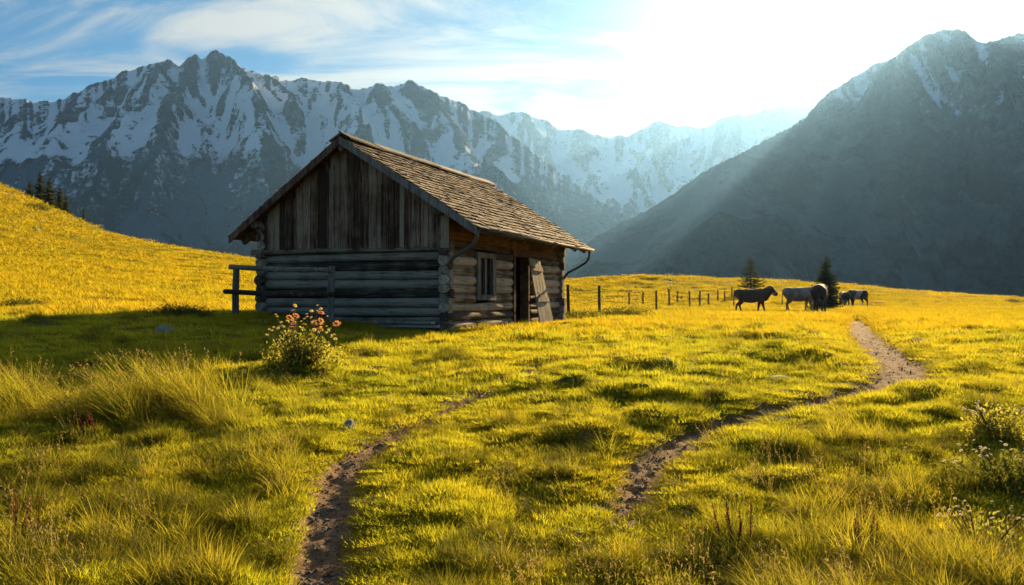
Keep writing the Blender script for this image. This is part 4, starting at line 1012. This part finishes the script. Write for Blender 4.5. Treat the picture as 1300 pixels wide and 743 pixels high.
def place(name, x, D, protos, sc, hgt, tilt=.12, sink=0.0, clear=1.0, hutm=.12):
    pd = path_dist(x, D); k = (pd > clear + rng.random(len(x)) * .35) & ~in_hut(x, D, hutm)
    x, D, sc, hgt, pd = x[k], D[k], sc[k], hgt[k], pd[k]; n = len(x)
    z = height(x, D, pd) - sink * sc; e = .06
    edge = .55 + .45 * ss(1.0, 2.4, pd)
    tl = rng.normal(0, tilt, (n, 2)); 
    return scatter(name, np.stack([x, D, z], 1), rng.uniform(-.7, .7, n), tl, np.stack([sc, sc, sc * hgt * edge], 1), rng.integers(0, len(protos), n), protos)

x, D = sample(52000, 2.2, 36, 1.25); k = rng.random(len(x)) > ss(16, 36, D); x, D = x[k], D[k]
lush = .45 + .55 * ss(.02, .42, np.abs(perlin(x / .42, D / .36, 71))) + .5 * ss(-.1, .4, fbm(x / 1.1, D / .9, 3, .5, 73))
place('turf', x, D, turf_p, (.85 + .5 * rng.random(len(x))) * (D / 7).clip(.9, 2.2) ** .75, lush)
x, D = sample(56000, 15, 125, 1.0); k = rng.random(len(x)) < ss(14, 30, D); x, D = x[k], D[k]
grz = np.min([np.hypot(x - a, (D - b) * .6) for a, b in COWS], 0); grz = .30 + .70 * ss(1.0, 3.2, grz)          # grazed short round the herd
place('distant_turf', x, D, far_p, (.8 + .6 * rng.random(len(x))) * (D / 12) ** .85, grz * (.6 + .6 * ss(-.3, .3, fbm(x / 4, D / 3, 3, .5, 72))) * (20 / D).clip(.2, 1) ** .75, .08)
x, D = sample(15000, 2.4, 34, 1.25); k = np.abs(perlin(x / .9, D / .75, 75)) + .25 * rng.random(len(x)) > .28; x, D = x[k], D[k]
place('tufted_turf', x, D, cush_p, (.6 + 1.3 * rng.random(len(x)) ** 3) * (D / 6).clip(.9, 3) ** .55, .8 + .4 * rng.random(len(x)), .1, .1, 1.35)
# tussocks gather on the mounds
x, D = sample(6000, 2.6, 40, 1.2)
dn = fbm(x / 1.4, D / 1.1, 3, .5, 81); k = (dn > .22) & ((x < -.26 * D) | (x > .24 * D) | (dn > .5)); x, D = x[k], D[k]
place('tussock_grass', x, D, tus_p, (.55 + .45 * rng.random(len(x))) * np.where(D > 14, .8, 1), np.full(len(x), 1.0), .15, .0, 1.5)
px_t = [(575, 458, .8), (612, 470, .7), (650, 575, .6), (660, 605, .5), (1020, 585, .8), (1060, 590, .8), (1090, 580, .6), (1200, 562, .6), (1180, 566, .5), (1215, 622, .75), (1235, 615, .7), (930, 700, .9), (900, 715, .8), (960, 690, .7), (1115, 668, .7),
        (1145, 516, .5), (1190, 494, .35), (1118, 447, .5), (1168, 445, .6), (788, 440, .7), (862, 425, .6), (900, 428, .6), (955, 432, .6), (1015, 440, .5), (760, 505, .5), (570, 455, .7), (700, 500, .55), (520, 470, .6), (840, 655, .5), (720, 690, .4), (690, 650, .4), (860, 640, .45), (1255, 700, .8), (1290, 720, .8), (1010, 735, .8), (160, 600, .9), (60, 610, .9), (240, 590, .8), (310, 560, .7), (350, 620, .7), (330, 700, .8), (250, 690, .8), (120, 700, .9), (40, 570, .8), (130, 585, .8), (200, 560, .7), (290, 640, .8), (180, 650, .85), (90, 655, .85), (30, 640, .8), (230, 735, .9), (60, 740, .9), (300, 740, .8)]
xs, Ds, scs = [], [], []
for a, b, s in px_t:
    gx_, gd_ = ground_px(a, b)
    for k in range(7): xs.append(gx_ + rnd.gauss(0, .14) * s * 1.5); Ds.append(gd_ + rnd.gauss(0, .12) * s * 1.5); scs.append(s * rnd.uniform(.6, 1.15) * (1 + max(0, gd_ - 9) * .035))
place('dark_tussock_grass', np.array(xs), np.array(Ds), dark_p, np.array(scs), np.full(len(xs), .95), .2, 0, 1.1)  # darkened tussocks set where tufts turn their shaded side to the camera
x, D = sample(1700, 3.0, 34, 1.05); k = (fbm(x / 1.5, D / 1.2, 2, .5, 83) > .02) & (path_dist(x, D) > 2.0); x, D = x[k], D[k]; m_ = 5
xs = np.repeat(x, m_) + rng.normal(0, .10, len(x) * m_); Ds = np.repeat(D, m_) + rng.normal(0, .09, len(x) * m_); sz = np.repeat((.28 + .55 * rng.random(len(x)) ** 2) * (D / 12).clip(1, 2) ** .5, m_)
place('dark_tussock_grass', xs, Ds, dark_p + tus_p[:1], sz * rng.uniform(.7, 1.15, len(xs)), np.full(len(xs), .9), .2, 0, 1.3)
# long wind-bent grass at the left
xs, Ds, scs = [], [], []
for a, b, n_, sp, s in ((140, 532, 20, .26, 1.1), (210, 522, 24, .22, 1.35), (262, 528, 8, .25, .8), (8, 528, 22, .24, 1.15), (300, 530, 14, .35, .6), (90, 600, 5, .4, .55), (30, 680, 5, .3, .6), (330, 500, 6, .3, .5), (60, 740, 5, .3, .6), (1020, 760, 10, .3, .5), (1180, 735, 10, .3, .5), (1240, 740, 8, .2, .5), (620, 480, 7, .3, .45), (190, 705, 3, .3, .5)):
    gx_, gd_ = ground_px(a, b)
    for k in range(n_): xs.append(gx_ + rnd.gauss(0, sp)); Ds.append(gd_ + rnd.gauss(0, sp * .7)); scs.append(s * rnd.uniform(.75, 1.1))
place('long_grass', np.array(xs), np.array(Ds), tall_p, np.array(scs), np.full(len(xs), 1.0), .12)
x, D = sample(800, 2.8, 26, 1.2); k = (fbm(x / 1.6, D / 1.3, 2, .5, 91) > .08) & ((x < -.1 * D) | (x > .12 * D) | (rng.random(len(x)) < .25)); x, D = x[k], D[k]
place('dry_stalks', x, D, stalk_p, .6 + .5 * rng.random(len(x)), np.ones(len(x)), .1, 0, 1.4)
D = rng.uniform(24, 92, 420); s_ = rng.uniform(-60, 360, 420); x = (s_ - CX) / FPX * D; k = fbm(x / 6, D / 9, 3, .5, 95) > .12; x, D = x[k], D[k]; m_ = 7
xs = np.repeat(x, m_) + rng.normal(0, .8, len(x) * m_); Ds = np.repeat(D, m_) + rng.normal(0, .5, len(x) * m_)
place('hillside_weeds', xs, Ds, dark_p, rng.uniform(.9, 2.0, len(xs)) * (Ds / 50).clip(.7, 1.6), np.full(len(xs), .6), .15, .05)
# grass right up against the cabin walls
u = rng.uniform(-.35, 8, 700); v = np.where(rng.random(700) < .55, rng.uniform(-.45, -.14, 700), rng.uniform(-.14, 5.3, 700)); u = np.where(v > -.14, rng.uniform(-.5, -.14, 700), u)
x = HUT_C[0] + u * HU[0] + v * HW[0]; D = HUT_C[1] + u * HU[1] + v * HW[1]
place('wall_foot_grass', x, D, tus_p, .22 + .30 * rng.random(700), np.full(700, .9), .15, 0, .9, .1)

# pebbles on the trails
def pebble(seed):
    bm = bmesh.new(); bmesh.ops.create_icosphere(bm, subdivisions=2, radius=1); r_ = random.Random(seed)
    for v in bm.verts: v.co *= r_.uniform(.8, 1.1); v.co.z *= .6
    me = bpy.data.meshes.new('pebble'); bm.to_mesh(me); bm.free(); me.materials.append(M['stone'] if seed % 2 else M['clod']); return bpy.data.objects.new('pebble', me)
M['clod'] = plain('soil_clod', (.16, .10, .06), .95, scale=30, var=.5, bump=.6)
peb = [pebble(i) for i in range(4)]
xs, Ds = [], []
for line, wd in PATHS:
    for k in range(1800):
        i = rng.integers(0, len(line) - 1); q = rng.random(); p_ = line[i] * (1 - q) + line[i + 1] * q; xs.append(p_[0] + rng.normal(0, wd[i] * .35)); Ds.append(p_[1] + rng.normal(0, wd[i] * .35))
x, D = np.array(xs), np.array(Ds); pd = path_dist(x, D); k = pd < 1.5; x, D, pd = x[k], D[k], pd[k]; sc = .005 + .014 * rng.random(len(x)) ** 3
scatter('path_pebbles', np.stack([x, D, height(x, D, pd) + .001], 1), rng.uniform(0, 6, len(x)), rng.normal(0, .3, (len(x), 2)), np.stack([sc, sc, sc], 1), rng.integers(0, 4, len(x)), peb)
